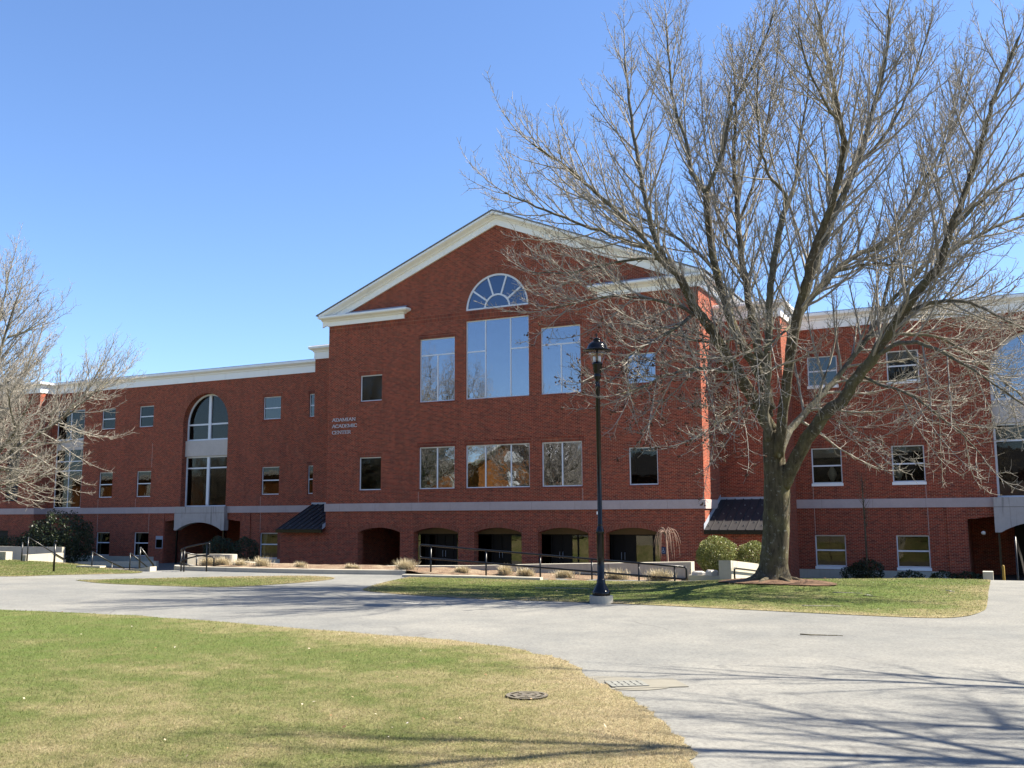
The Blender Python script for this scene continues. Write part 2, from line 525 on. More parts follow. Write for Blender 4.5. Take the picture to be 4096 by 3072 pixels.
def sheet(name, poly, dz, material, step=.7, parent=None, dryf=None, box=None):
    """a terrain-following sheet inside a polygon, triangulated with interior points"""
    P = np.array(poly); x0, y0 = P.min(0); x1, y1 = P.max(0)
    if box: x0, y0, x1, y1 = max(x0, box[0]), max(y0, box[1]), min(x1, box[2]), min(y1, box[3])
    X, Y = np.meshgrid(np.arange(x0 + step / 2, x1, step), np.arange(y0 + step / 2, y1, step))
    X = X.ravel(); Y = Y.ravel()
    k = inside(X, Y, poly) & (edge_dist(X, Y, poly) > step * .3)
    X, Y = X[k], Y[k]
    pts = [Vector(p) for p in poly] + [Vector((a, b)) for a, b in zip(X, Y)]
    n = len(poly)
    res = delaunay_2d_cdt(pts, [(i, (i + 1) % n) for i in range(n)], [], 1, 1e-5)
    v2 = np.array([tuple(p) for p in res[0]]); F = np.array([tuple(f) for f in res[2]])
    Z = H(v2[:, 0], v2[:, 1]) + dz
    V = np.column_stack([v2, Z])
    at = None
    if dryf is not None: at = ('dry', dryf(v2[:, 0], v2[:, 1]))
    return np_mesh(name, V, F, material, parent, smooth=True, attr=at)

# ---- asphalt drive
road_poly = densify([(-70,-70),(29.5,-70),(29.5,-36),(30.5,-28),(27.6,-25.5),(27.4,-10),(23.15,-10),(23.15,-17.0),(16.2,-20.9),
                     (8.1,-20.9),(-.4,-21.6),(-1.3,-22.6),(-5.0,-21.2),(-13,-18.6),(-70,-16)], 1.0)
tag(sheet('road', road_poly, -.012, M['asphalt'], 1.0), kind='structure')

# ---- lawns (turf sheet + blades of grass, both uncountable)
front_edge = [(-12,-33.6),(0,-33.4),(6.63,-33.23),(10.03,-33.06),(14.38,-33.50),(16.9,-33.81),(18.21,-34.37),(19.0,-35.0),(19.64,-35.92),(20.3,-36.7),(20.68,-37.22),(21.26,-38.16),(21.6,-39.04),(21.75,-41),(21.9,-44)]
fe = [tuple(p) for p in catmull(front_edge, 8)]
front_poly = [(-70,-34)] + [(a + rng.normal(0, .03), b + rng.normal(0, .03)) for a, b in fe] + [(22.2,-50),(23,-69.9),(-70,-69.9)]
island = [tuple(p) for p in catmull([(.7,-26.6),(2.2,-25.2),(3.6,-23.9),(5.28,-22.75),(6.5,-22.9),(7.1,-23.6),(7.2,-24.8),(6.9,-26.2),(6.34,-27.1),(4.4,-27.3),(2.4,-27.2),(.7,-26.6)], 6)][:-1]
right_lawn = [tuple(p) for p in catmull([(8.55,-21.95),(9.0,-23.6),(9.7,-25.6),(10.59,-26.86),(13.47,-27.6),(16.18,-27.55),(18.36,-27.7),(20.88,-28.0),(22.35,-28.05),(22.9,-27.6),(23.15,-26.6),(23.22,-25.5),(23.2,-22),(23.2,-17.5)], 6)]
right_lawn += [(22.6,-16.9),(21.5,-16.6),(18.6,-18.4),(17.5,-19.4),(17.35,-20.5),(16.5,-21.35),(15.2,-21.5),(12.8,-21.75),(10.8,-21.65)]
left_lawn = [tuple(p) for p in catmull([(-70,-29.5),(-20,-28.4),(-8,-27.2),(-2.9,-26.2),(-2.0,-25.2),(-1.1,-24.35),(-.35,-23.55),(-.9,-22.8),(-2.4,-22.3),(-5.2,-20.9),(-8.3,-19.3),(-13.5,-17.6),(-30,-14.5)], 6)] + [(-70,-13.5)]
back_lawn = [(-110,-70),(110,-70),(110,-190),(-110,-190)]
side_lawn = [tuple(p) for p in catmull([(29.3,-60),(29.3,-40),(29.9,-33),(31.5,-28.5),(36,-27),(60,-27)], 5)] + [(60,-60)]

def dry_front(x, y):
    d = edge_dist(x, y, fe)
    return .22 + .52 * np.exp(-d / (.35 + .1 * np.clip(x - 11, 0, 9))) * np.clip((x - 6) / 9, .15, 1) + .020 * (x - 12) + .025 * np.clip(-35 - y, 0, 6)
def dry_isl(x, y): return .34 + .35 * np.exp(-edge_dist(x, y, island) / .35) + .12 * (y + 25.5)
def dry_right(x, y): return .22 + .4 * np.exp(-edge_dist(x, y, right_lawn) / .5) + .10 * np.clip(-26 - y, 0, 3)
def dry_left(x, y): return .32 + .35 * np.exp(-edge_dist(x, y, left_lawn) / .4)
def dry_back(x, y): return np.full(x.shape, .85)

def blades(name, poly, dryf, dens, box, hgt, wid, parent, seed, falloff=None):
    r = np.random.default_rng(seed)
    x0, y0, x1, y1 = box
    n = int((x1 - x0) * (y1 - y0) * dens)
    x = r.uniform(x0, x1, n); y = r.uniform(y0, y1, n)
    d = np.hypot(x - CAM[0], y - CAM[1])
    ang = np.degrees(np.arctan2(-(x - CAM[0]), y - CAM[1]))
    k = (ang > -3.5) & (ang < 57) & (y > CAM[1])
    if falloff: k &= r.uniform(0, 1, n) < np.minimum(1, (falloff / d) ** 2)
    k &= inside(x, y, poly)
    x, y, d = x[k], y[k], d[k]; n = len(x)
    z = H(x, y)
    sc = np.maximum(1, d / 9.5) ** .7
    az = r.uniform(0, 2 * np.pi, n); ln = r.uniform(.3, 2.0, n); h = hgt * r.uniform(.5, 1.25, n)
    w = wid * sc * r.uniform(.7, 1.4, n)
    ca, sa = np.cos(az), np.sin(az)
    base = np.stack([x, y, z - .004], -1)
    px = np.stack([-sa * w, ca * w, np.zeros(n)], -1)
    tip = base + np.stack([ca * h * ln, sa * h * ln, h / (1 + .5 * ln)], -1)
    V = np.stack([base - px, base + px, tip], 1).reshape(-1, 3)
    F = np.arange(3 * n).reshape(-1, 3)
    at = np.repeat(dryf(x, y) + r.normal(0, .12, n), 3)
    o = np_mesh(name, V, F, M['blade'], parent, attr=('dry', at))
    return tag(o, kind='stuff')

for nm, poly, dz, fn, step in (('front_lawn', front_poly, -.003, dry_front, .45), ('island_lawn', island, -.003, dry_isl, .3),
                               ('tree_lawn', right_lawn, -.003, dry_right, .35), ('far_lawn', left_lawn, -.003, dry_left, .8),
                               ('side_lawn', side_lawn, -.003, dry_back, 2.0)):
    o = sheet(nm, poly, dz, M['grass'], step, dryf=fn, box=(-30, -60, 60, 0))
    tag(o, kind='structure')
blades('front_grass', front_poly, dry_front, 5200, (4, -42.5, 22.2, -32.9), .034, .0022, None, 1, 8.0)
blades('island_grass', island, dry_isl, 1000, (0, -28, 8, -22), .028, .005, None, 2)
blades('tree_lawn_grass', right_lawn, dry_right, 1000, (8, -28.5, 23.6, -16.5), .024, .005, None, 3)
blades('far_grass', left_lawn, dry_left, 500, (-14, -28, 0, -17), .035, .006, None, 4)
for o_name, lab, grp in (('front_grass', 'short green and straw blades of the big foreground lawn', None),
                         ('island_grass', 'blades on the small grass island between the paths', None),
                         ('tree_lawn_grass', 'green blades on the lawn round the big bare tree', None),
                         ('far_grass', 'blades on the lawn at the left edge beside the railings', None)):
    tag(bpy.data.objects[o_name], lab, 'grass')

# bare soil ring round the big tree, worn sandy patch by the road drain
def ring_poly(cx, cy, rx, ry, n=40, jit=.1, seed=0):
    r = np.random.default_rng(seed)
    k = 1 + jit * np.cumsum(r.normal(0, .35, n)) / 2; k = (k + k[::-1]) / 2
    return [(cx + rx * k[i] * math.cos(2*math.pi*i/n), cy + ry * k[i] * math.sin(2*math.pi*i/n)) for i in range(n)]
tag(sheet('soil', ring_poly(18.85, -22.75, 1.35, .85, seed=3), .022, M['soil'], .12), kind='structure')
tag(sheet('sand', ring_poly(19.98, -36.05, .62, .40, seed=5), -.006, M['sand'], .12), kind='structure')
# plaza in front of the building, and the light concrete path along the bed
def flat(name, x0, x1, y0, y1, z, mat):
    return tag(link_mesh(name, [(x0,y0,z),(x1,y0,z),(x1,y1,z),(x0,y1,z)], [(0,1,2,3)], mat), kind='structure')
flat('plaza', -60, 60, -13.5, 21, PLAZA + .012, M['paving'])

# ================================================================ THE BUILDING
D2 = 5.348          # wing fronts
YCN = 2.96          # connector fronts
XM, XCN, XW = 11.0, 14.27, 40.88
bld = thing('college_building', (0, 0, PLAZA), 'long red brick college building with white pediment gable and lower wings', 'building')

WALL = MB(); FRAMES_DONE = []

def arch_loop(cx, hw, z0, zs, rise, n=20):
    """opening with a segmental or round head: from bottom left, counter-clockwise in x,z"""
    pts = [(cx - hw, z0), (cx + hw, z0), (cx + hw, zs)]
    r = (hw * hw + rise * rise) / (2 * rise); zc = zs + rise - r
    a0 = math.atan2(zs - zc, hw)
    for i in range(1, n):
        a = a0 + (math.pi - 2 * a0) * i / n
        pts.append((cx + r * math.cos(a), zc + r * math.sin(a)))
    pts.append((cx - hw, zs))
    return pts
def rect_loop(x0, x1, z0, z1): return [(x0, z0), (x1, z0), (x1, z1), (x0, z1)]

def wall_xz(mb, outer, holes, y, depth):
    """front wall in the plane y with holes (loop, reveal depth)"""
    loops = [[Vector((a, b, 0)) for a, b in outer]] + [[Vector((a, b, 0)) for a, b in h] for h, _ in holes]
    flatv = [p for l in loops for p in l]
    tris = tessellate_polygon(loops)
    mb.add([(p[0], y, p[1]) for p in flatv], [tuple(t) for t in tris])
    for h, dp in holes:
        n = len(h)
        mb.add([(a, y, b) for a, b in h] + [(a, y + dp, b) for a, b in h], [(i, n + i, n + (i + 1) % n, (i + 1) % n) for i in range(n)])

holes_main, holes_wing = [], []
WIN = []            # window specs built after the walls

def win(x0, x1, z0, z1, yw, vm=(), hb=(), glass='glass', lintel=.22, sill=0.0, inset=.13, fw=.055, blind=0.0, curtain=None, hole=True, room=.9, arch=None):
    WIN.append(dict(x0=x0, x1=x1, z0=z0, z1=z1, yw=yw, vm=vm, hb=hb, glass=glass, lintel=lintel, sill=sill, inset=inset, fw=fw, blind=blind, curtain=curtain, room=room, arch=arch))
    if hole:
        (holes_main if yw == 0 else holes_wing).append((rect_loop(x0, x1, z0, z1), inset))

# --- main block openings
win(-1.885, 1.885, 7.86, 12.13, 0, vm=[(-.72, 7.86, 12.13), (.78, 7.86, 12.13)], hb=[(10.43, -1.885, -.72), (10.43, .78, 1.885)], glass='glass_hi', lintel=0)
for s in (-1, 1):
    a, b = sorted((s * 2.572, s * 4.80)); c = (a + b) / 2
    win(a, b, 7.865, 11.37, 0, vm=[(c, 7.865, 10.45)], hb=[(10.45, a, b)], glass='glass_hi')
    win(a, b, 3.12, 5.39, 0, vm=[(c, 3.12, 5.39)], glass='glass_hi')
    a, b = sorted((s * 7.278, s * 8.752))
    win(a, b, 8.13, 9.62, 0, glass='glass_hi' if s > 0 else 'glass')
    win(a, b, 3.12, 4.96, 0, glass='glass')
win(-1.885, 1.885, 3.12, 5.39, 0, vm=[(-.73, 3.12, 5.39), (.78, 3.12, 5.39)], glass='glass_hi')
FAN = arch_loop(0, 1.885, 12.70, 12.705, 1.885, 28)
holes_main.append((FAN, .10))
ARCHX = (-7.37, -3.73, 0.0, 3.69, 7.385)
for cx in ARCHX:
    holes_main.append((arch_loop(cx, 1.39, PLAZA, .79, .26, 14), .5))
# --- wing openings
for s in (-1, 1):
    rt = s > 0
    for i, (a, b) in enumerate(((15.08, 16.545), (18.88, 20.36), (30.37, 31.78), (34.18, 35.57))):
        x0, x1 = sorted((s * a, s * b))
        win(x0, x1, 8.11, 9.62, D2, hb=[(8.86, x0, x1)], sill=.14 if rt else 0, glass='glass_mid' if (i == 0 or (not rt and i == 1)) else 'glass', blind=.35 if rt and i == 1 else 0)
        win(x0, x1, 3.18 if rt else 3.12, 4.95, D2, hb=[(4.06, x0, x1)], sill=.14 if rt else 0, blind=(.42 if i == 0 else .26) if rt else 0, curtain='lamp' if rt and i < 2 else None)
        if not (s < 0 and i == 0):
            win(x0, x1, -.90 if rt else -1.03, .63, D2, hb=[(-.12, x0, x1)], sill=.14 if rt else 0, curtain=None if rt else 'drape', lintel=0)
BAY = 25.45
for s in (-1, 1):
    cx = s * BAY
    holes_wing.append((arch_loop(cx, 2.05, 2.37, 8.15, 2.05, 28), .55))
    holes_wing.append(([(cx - 3.4, PLAZA), (cx + 3.4, PLAZA), (cx + 3.4, 1.38), (cx + 1.9, 1.55), (cx - 1.9, 1.55), (cx - 3.4, 1.38)], 6.2))
win(-40.26, -37.38, 2.40, 9.7, D2, vm=[(-38.82, 2.40, 9.7)], hb=[(5.15, -40.26, -37.38), (5.85, -40.26, -37.38), (7.5, -40.26, -37.38)], lintel=0, inset=.08)

def split(holes, xa, xb): return [h for h in holes if xa < np.mean([p[0] for p in h[0]]) < xb]
# main block
G0, GA = 12.78, 17.26
wall_xz(WALL, [(-XM, PLAZA), (XM, PLAZA), (XM, G0), (0, GA), (-XM, G0)], holes_main, 0.0, .1)
for s in (-1, 1):
    WALL.add([(s*XM, 0, PLAZA), (s*XM, 22, PLAZA), (s*XM, 22, G0), (s*XM, 0, G0)], [(0, 1, 2, 3)])
    WALL.add([(s*XM, YCN, PLAZA), (s*XCN, YCN, PLAZA), (s*XCN, YCN, 11.45), (s*XM, YCN, 11.45)], [(0, 1, 2, 3)])
    WALL.add([(s*XCN, YCN, PLAZA), (s*XCN, 21, PLAZA), (s*XCN, 21, 11.45), (s*XCN, YCN, 11.45)], [(0, 1, 2, 3)])
    a, b = sorted((s * XCN, s * XW))
    wall_xz(WALL, [(a, PLAZA), (b, PLAZA), (b, 11.1), (a, 11.1)], split(holes_wing, a, b), D2, .1)
    # projecting end blocks
    a, b = sorted((s * XW, s * 53))
    wall_xz(WALL, [(a, PLAZA), (b, PLAZA), (b, 11.1), (a, 11.1)],
            [(rect_loop(-44.21, -42.79, 2.94, 8.29), .25), (rect_loop(-46.0, -43.6, PLAZA + .9, .75), .25)] if s < 0 else [], 4.19, .2)
    WALL.add([(s*XW, 4.19, PLAZA), (s*XW, D2, PLAZA), (s*XW, D2, 11.1), (s*XW, 4.19, 11.1)], [(0, 1, 2, 3)])
    WALL.add([(s*53, 4.19, PLAZA), (s*53, 20, PLAZA), (s*53, 20, 11.1), (s*53, 4.19, 11.1)], [(0, 1, 2, 3)])
WALL.add([(-53, 20, PLAZA), (53, 20, PLAZA), (53, 20, 11.1), (-53, 20, 11.1)], [(0, 1, 2, 3)])
WALL.add([(-XM, 22, PLAZA), (XM, 22, PLAZA), (XM, 22, G0), (0, 22, GA), (-XM, 22, G0)], [(0, 1, 2, 3, 4)])
# lean-to walls in the two corners
for s in (-1, 1):
    WALL.add([(s*XM, 0.02, PLAZA), (s*(XCN-.03), 0.02, PLAZA), (s*(XCN-.03), 0.02, 1.05), (s*XM, 0.02, 1.05)], [(0, 1, 2, 3)])
    WALL.add([(s*(XCN-.03), 0.02, PLAZA), (s*(XCN-.03), YCN-.01, PLAZA), (s*(XCN-.03), YCN-.01, 2.38), (s*(XCN-.03), 0.02, 1.0)], [(0, 1, 2, 3)])
wall_o = WALL.build('wall', M['brick'], bld, recalc=False)

# --- soldier-course bands and arch rings, proud of the wall by a few mm
BANDS = MB()
def plate(mb, x0, x1, z0, z1, y, t=.005): mb.box(x0, x1, y - t, y + .03, z0, z1)
plate(BANDS, -XM, -1.885, 12.28, 12.66, 0, .004); plate(BANDS, 1.885, XM, 12.28, 12.66, 0, .004); plate(BANDS, -1.885, 1.885, 12.19, 12.66, 0, .004)
BANDS.build('brick_band', M['soldier'], bld)

def ring_mb(mb, cx, hw, zs, rise, t, y, proud=.006, n=24, over=0.0):
    r = (hw * hw + rise * rise) / (2 * rise); zc = zs + rise - r
    a0 = math.atan2(zs - zc, hw) - over
    for i in range(n):
        a, b = a0 + (math.pi - 2*a0) * i / n, a0 + (math.pi - 2*a0) * (i + 1) / n
        q = [(cx + rr * math.cos(g), zc + rr * math.sin(g)) for rr, g in ((r + .001, a), (r + t, a), (r + t, b), (r + .001, b))]
        mb.add([(p[0], y - proud, p[1]) for p in q] + [(p[0], y + .02, p[1]) for p in q], [(0,1,2,3),(4,7,6,5),(1,5,6,2),(0,4,5,1),(2,6,7,3),(3,7,4,0)])

def ring_material():
    """radial brickwork: voussoir joints follow the mesh's own radius, by object-space angle baked to an attribute"""
    t = NT('brick_voussoirs')
    at = t.n('ShaderNodeAttribute', attribute_name='arc')
    w = t.math('FRACT', t.math('MULTIPLY', at.outputs['Fac'], 1 / .075))
    j = t.math('LESS_THAN', w, .13)
    wn = t.n('ShaderNodeTexWhiteNoise', noise_dimensions='1D'); t.l(t.math('FLOOR', t.math('MULTIPLY', at.outputs['Fac'], 1 / .075)), wn.inputs['W'])
    c = t.mix(wn.outputs['Value'], (.15, .032, .016), (.25, .055, .028))
    c = t.mix(j, c, (.36, .25, .17))
    return t.done(c, .88, .25)
M['ring'] = ring_material()
def ring_obj(name, cx, hw, zs, rise, t, y, n=24, over=0.0, proud=.006):
    mb = MB(); ring_mb(mb, cx, hw, zs, rise, t, y, proud, n, over)
    o = mb.build(name, M['ring'], bld)
    r = (hw * hw + rise * rise) / (2 * rise); zc = zs + rise - r
    v = np.array(mb.v); arc = np.arctan2(v[:, 2] - zc, v[:, 0] - cx) * (r + t * .5)
    a = o.data.attributes.new('arc', 'FLOAT', 'POINT'); a.data.foreach_set('value', arc.astype(np.float32))
    return o
for cx in ARCHX: ring_obj('brick_arch', cx, 1.39, .79, .26, .25, 0)
ring_obj('brick_arch', 0, 1.885, 12.705, 1.885, .36, 0, 40, proud=.009)
for s in (-1, 1): ring_obj('brick_arch', s * BAY, 2.05, 8.15, 2.05, .40, D2, 40)

M['stone_joint'] = plain('stone_joint', (.26, .21, .20), .9, .1)
# --- stone band, foundation
ST = MB()
bandp = [(.0, 1.95), (.065, 1.95), (.065, 2.37), (.02, 2.385), (0, 2.385)]
ST.sweep([(-XM, 2.2), (-XM, 0), (XM, 0), (XM, 2.2)], bandp)
for s in (-1, 1):
    gap = BAY
    a, b = (s * gap - 2.25, s * gap + 2.25)
    xs = sorted((s * XCN, s * XW))
    ST.sweep([(xs[0], D2), (a, D2)], bandp); ST.sweep([(b, D2), (xs[1], D2)], bandp)
    if s < 0: ST.sweep([(-53, 4.19), (-XW, 4.19), (-XW, D2 - .07)], bandp)
    else: ST.sweep([(XW, D2 - .07), (XW, 4.19), (53, 4.19)], bandp)
band_o = ST.build('stone_band', M['stone'], bld)
for xa, xb, yy in ((-10, 10.5, 0), (-23, -15, D2), (-40, -28.5, D2), (15.5, 22.5, D2)):
    for k in range(int((xb - xa) / 2.4) + 1):
        jb = MB(); jb.box(xa + k*2.4 - .006, xa + k*2.4 + .006, yy - .068, yy - .060, 1.952, 2.37); jb.build('joint', M['stone_joint'], band_o)

for s in (-1, 1):
    for e in ((s * XCN, s * (BAY - 4.3)), (s * (BAY + 4.3), s * XW)):
        a, b = sorted(e); FD = MB(); FD.box(a, b, D2 - .035, D2 + .02, PLAZA, -1.06); FD.build('foundation', M['concrete'], bld)

# --- white cornices
CO = MB()
cp = lambda z: [(0, z), (.055, z), (.055, z + .42), (.11, z + .45), (.13, z + .52), (.30, z + .62), (.33, z + .65), (.33, z + .76), (.30, z + .80), (0, z + .80)]
for s in (-1, 1):
    xa, xb = sorted((s * XCN, s * XW))
    CO.sweep([(xa, D2), (xb, D2)], cp(11.03))
    if s > 0:
        CO.sweep([(XM, YCN), (XCN, YCN), (XCN, 20)], cp(11.40))
        CO.sweep([(XW, D2), (XW, 4.19), (53, 4.19)], cp(11.03))
    else:
        CO.sweep([(-XCN, 20), (-XCN, YCN), (-XM, YCN)], cp(11.40))
        CO.sweep([(-53, 4.19), (-XW, 4.19), (-XW, D2)], cp(11.03))
# pediment returns and side eaves
rp = [(0, 12.66), (.09, 12.66), (.09, 12.98), (.20, 13.02), (.24, 13.08), (.46, 13.18), (.50, 13.24), (.50, 13.34), (.44, 13.38), (0, 13.38)]
rp = [(o, 12.66 + (z - 12.66) * .78) for o, z in rp]
CO.sweep([(-XM, 22), (-XM, 0), (-5.9, 0), (-5.9, .02)], rp)
CO.sweep([(5.9, .02), (5.9, 0), (XM, 0), (XM, 22)], rp)
# raking cornice: outline (out, up) swept along the two slopes, cut plumb at apex and eaves
K = (GA - 13.43) / 9.41
cs = math.sqrt(1 + K * K)
rk = [(0, 0), (.10, 0), (.10, .36), (.20, .39), (.24, .45), (.44, .55), (.50, .60), (.50, .72), (.44, .76), (0, .76)]
for s in (-1, 1):
    v = []
    for x in (0.0, s * 11.42):
        for o, u in rk: v.append((x, -o, GA - K * abs(x) + u * cs * .86))
    m = len(rk)
    f = [(k, m + k, m + (k + 1) % m, (k + 1) % m) for k in range(m)] + [tuple(range(m)), tuple(range(2*m - 1, m - 1, -1))]
    CO.add(v, f)
CO.build('cornice', M['white'], bld)
for s in (-1, 1):
    FL = MB(); a, b = sorted((s * 5.62, s * 9.7))
    FL.add([(a, -.40, 13.225), (b, -.40, 13.225), (b, -.003, 13.40), (a, -.003, 13.40)], [(0, 1, 2, 3)]); FL.build('flashing', M['galv'], bld)

# --- roofs
RF = MB()
rt_ = .76 * cs * .86
for s in (-1, 1):
    xe = s * 11.6
    RF.prism([(0, GA + rt_ + .004), (0, GA + rt_ + .05), (xe, GA - K * abs(xe) + rt_ + .05), (xe, GA - K * abs(xe) + rt_ + .004)], 'y', -.54, 22.2)
    RF.box(s * XM, s * (XCN + .2), YCN - .2, 21, 12.205, 12.24)
    RF.box(s * XCN, s * 53, D2 - .30, 20.2, 11.835, 11.86) if True else None
    RF.box(s * (XW - .2), s * 53.2, 4.0, D2 - .31, 11.84, 11.865)
RF.build('roof', M['roof'], bld)

# --- corner lean-to metal roofs with standing seams
for s in (-1, 1):
    A = MB()
    x0, x1 = s * 11.02, s * (XCN + .05)
    y0, y1, z0, z1 = -.28, YCN - .012, .96, 2.40
    def on(x, t, up=0): return (x, y0 + (y1 - y0) * t, z0 + (z1 - z0) * t + up)
    A.add([on(x0, 0), on(x1, 0), on(x1, 1), on(x0, 1), on(x0, 0, -.03), on(x1, 0, -.03), on(x1, 1, -.03), on(x0, 1, -.03)],
          [(0,1,2,3),(4,7,6,5),(0,4,5,1),(1,5,6,2),(2,6,7,3),(3,7,4,0)])
    for k in range(8):
        x = x0 + (x1 - x0) * (k + .75) / 8
        A.add([on(x-.022, -.01), on(x+.022, -.01), on(x+.022, 1), on(x-.022, 1), on(x-.016, -.01, .05), on(x+.016, -.01, .05), on(x+.016, 1, .05), on(x-.016, 1, .05)],
              [(4,5,6,7),(0,1,5,4),(1,2,6,5),(3,0,4,7)])
    o = A.build('metal_roof', M['metalroof'], bld)
    gt = MB(); gt.box(x0, x1, y0 - .07, y0 + .02, z0 - .20, z0 - .012); gt.build('gutter', M['black'], o)
    fl = MB(); fl.box(x0 - s*.01, x1, YCN - .03, YCN - .004, 2.405, 2.52)
    fl.prism([(y0, z0 + .01), (y1, z1 + .01), (y1, z1 + .24), (y0 + .35, z0 + .40), (y0 + .02, z0 + .26)], 'x', s * (XM + .002), s * (XM + .018)); fl.build('flashing', M['galv'], o)
    for k in range(8):
        for q, t in enumerate((.12, .40, .68)):
            x = x0 + (x1 - x0) * (k + .28 + .0 * q) / 8
            tt = t + (.10 if k % 2 else 0)
            c = np.array(on(x, tt, .03)); g2 = MB(); g2.box(c[0]-.028, c[0]+.028, c[1]-.02, c[1]+.02, c[2]-.03, c[2]+.03); g2.build('snow_guard', M['guard'], o)

# --- windows
def build_window(w):
    x0, x1, z0, z1, yw, fw = w['x0'], w['x1'], w['z0'], w['z1'], w['yw'], w['fw']
    yf = yw + w['inset'] - .045
    p = MB(); p.box(x0 + .012, x1 - .012, yf + .03, yf + .036, z0 + .012, z1 - .012)
    o = p.build('window', M[w['glass']], bld)
    f = MB(); ya, yb = yf, yf + .07
    f.box(x0 + .002, x0 + fw, ya, yb, z0 + .002, z1 - .002); f.box(x1 - fw, x1 - .002, ya, yb, z0 + .002, z1 - .002)
    f.box(x0 + fw, x1 - fw, ya + .001, yb, z1 - fw, z1 - .002); f.box(x0 + fw, x1 - fw, ya + .001, yb, z0 + .002, z0 + fw)
    for x, a, b in w['vm']: f.box(x - .034, x + .034, ya + .004, yb - .002, a + fw - .01, b - fw + .01)
    for z, a, b in w['hb']: f.box(a + fw - .02, b - fw + .02, ya + .007, yb - .004, z - .034, z + .034)
    f.build('frame', M['frame'], o)
    r = MB(); a, b, c, d, e, g = x0 + .02, x1 - .02, yf + .08, yf + .08 + w['room'], z0 + .02, z1 - .02
    r.add([(a,c,e),(b,c,e),(b,d,e),(a,d,e),(a,c,g),(b,c,g),(b,d,g),(a,d,g)], [(0,1,2,3),(4,7,6,5),(1,5,6,2),(2,6,7,3),(3,7,4,0)])
    r.build('room', M['room'], o)
    if w['lintel']:
        l = MB(); plate(l, x0 - .11, x1 + .11, z1 + .004, z1 + w['lintel'] + .02, yw)
        l.build('brick_lintel', M['soldier'], o)
        l = MB(); plate(l, x0 - .04, x1 + .04, z0 - .10, z0 - .004, yw, .012)
        if not w['sill']: l.build('brick_sill', M['soldier'], o)
    if w['sill']:
        l = MB(); l.box(x0 - .03, x1 + .03, yw - .05, yw + w['inset'] - .05, z0 - w['sill'], z0 - .001); l.build('sill', M['white'], o)
    if w['blind']:
        l = MB(); l.box(x0 + .07, x1 - .07, yf + .12, yf + .13, z1 - fw - w['blind'], z1 - fw + .01); l.build('blind', M['blind'], o)
    if w['curtain'] == 'lamp':
        l = MB(); cx = x0 + (x1 - x0) * (.62 if x0 < 17 else .16)
        l.lathe([(.05, z0 + .06), (.13, z0 + .22), (.23, z0 + .45), (.21, z0 + .58), (.11, z0 + .78), (.05, z0 + .86)], cx, yf + .42, 16); l.build('table_lamp', M['curtain'], o)
    if w['curtain'] == 'drape':
        l = MB()
        n = 14
        pts = [(x0 + .12 + .36 * i / n, yf + .18 + .03 * math.sin(i * 2.2)) for i in range(n + 1)]
        v = [(px, py, z1 - .06) for px, py in pts] + [(x0 + .12 + (px - x0 - .12) * .35, py, z0 + .55) for px, py in pts] + [(x0 + .12 + (px - x0 - .12) * .55, py, z0 + .06) for px, py in pts]
        m = n + 1
        l.add(v, [(i, i+1, m+i+1, m+i) for i in range(n)] + [(m+i, m+i+1, 2*m+i+1, 2*m+i) for i in range(n)], True)
        l.build('drape', M['curtain'], o)
    return o
for w in WIN: build_window(w)
# pale panels in the tall corner window at far left
fp = MB(); fp.box(-40.2, -37.44, D2 + .01, D2 + .02, 6.70, 7.46); fp.build('spandrel_panel', M['paint_panel'], bld)

# fan window in the gable
p = MB(); inner = arch_loop(0, 1.87, 12.712, 12.72, 1.86, 28); p.prism(inner, 'y', .085, .091)
fan = p.build('fan_window', M['glass_fan'], bld)
f = MB()
def arc_band(mb, cx, zc, r0, r1, ya, yb, n=28, a0=0.0, a1=math.pi):
    for i in range(n):
        a, b = a0 + (a1 - a0) * i / n, a0 + (a1 - a0) * (i + 1) / n
        q = [(cx + r * math.cos(g), zc + r * math.sin(g)) for r, g in ((r0, a), (r1, a), (r1, b), (r0, b))]
        mb.add([(x, ya, z) for x, z in q] + [(x, yb, z) for x, z in q], [(0,1,2,3),(4,7,6,5),(1,5,6,2),(3,7,4,0)])
arc_band(f, 0, 12.705, 1.78, 1.882, .035, .11)
arc_band(f, 0.0, 12.705, .70, .79, .05, .10)
f.box(-1.88, 1.88, .03, .11, 12.702, 12.79)
for k in range(1, 5):
    a = math.pi * k / 5; c, s_ = math.cos(a), math.sin(a)
    q = [(r * c - t * s_ * .045, 12.705 + r * s_ + t * c * .045) for r, t in ((.78, -1), (1.79, -1), (1.79, 1), (.78, 1))]
    f.prism(q, 'y', .052, .098)
f.build('frame', M['frame'], fan)
r = MB(); r.prism(inner, 'y', .12, .8); r.build('room', M['room'], fan)

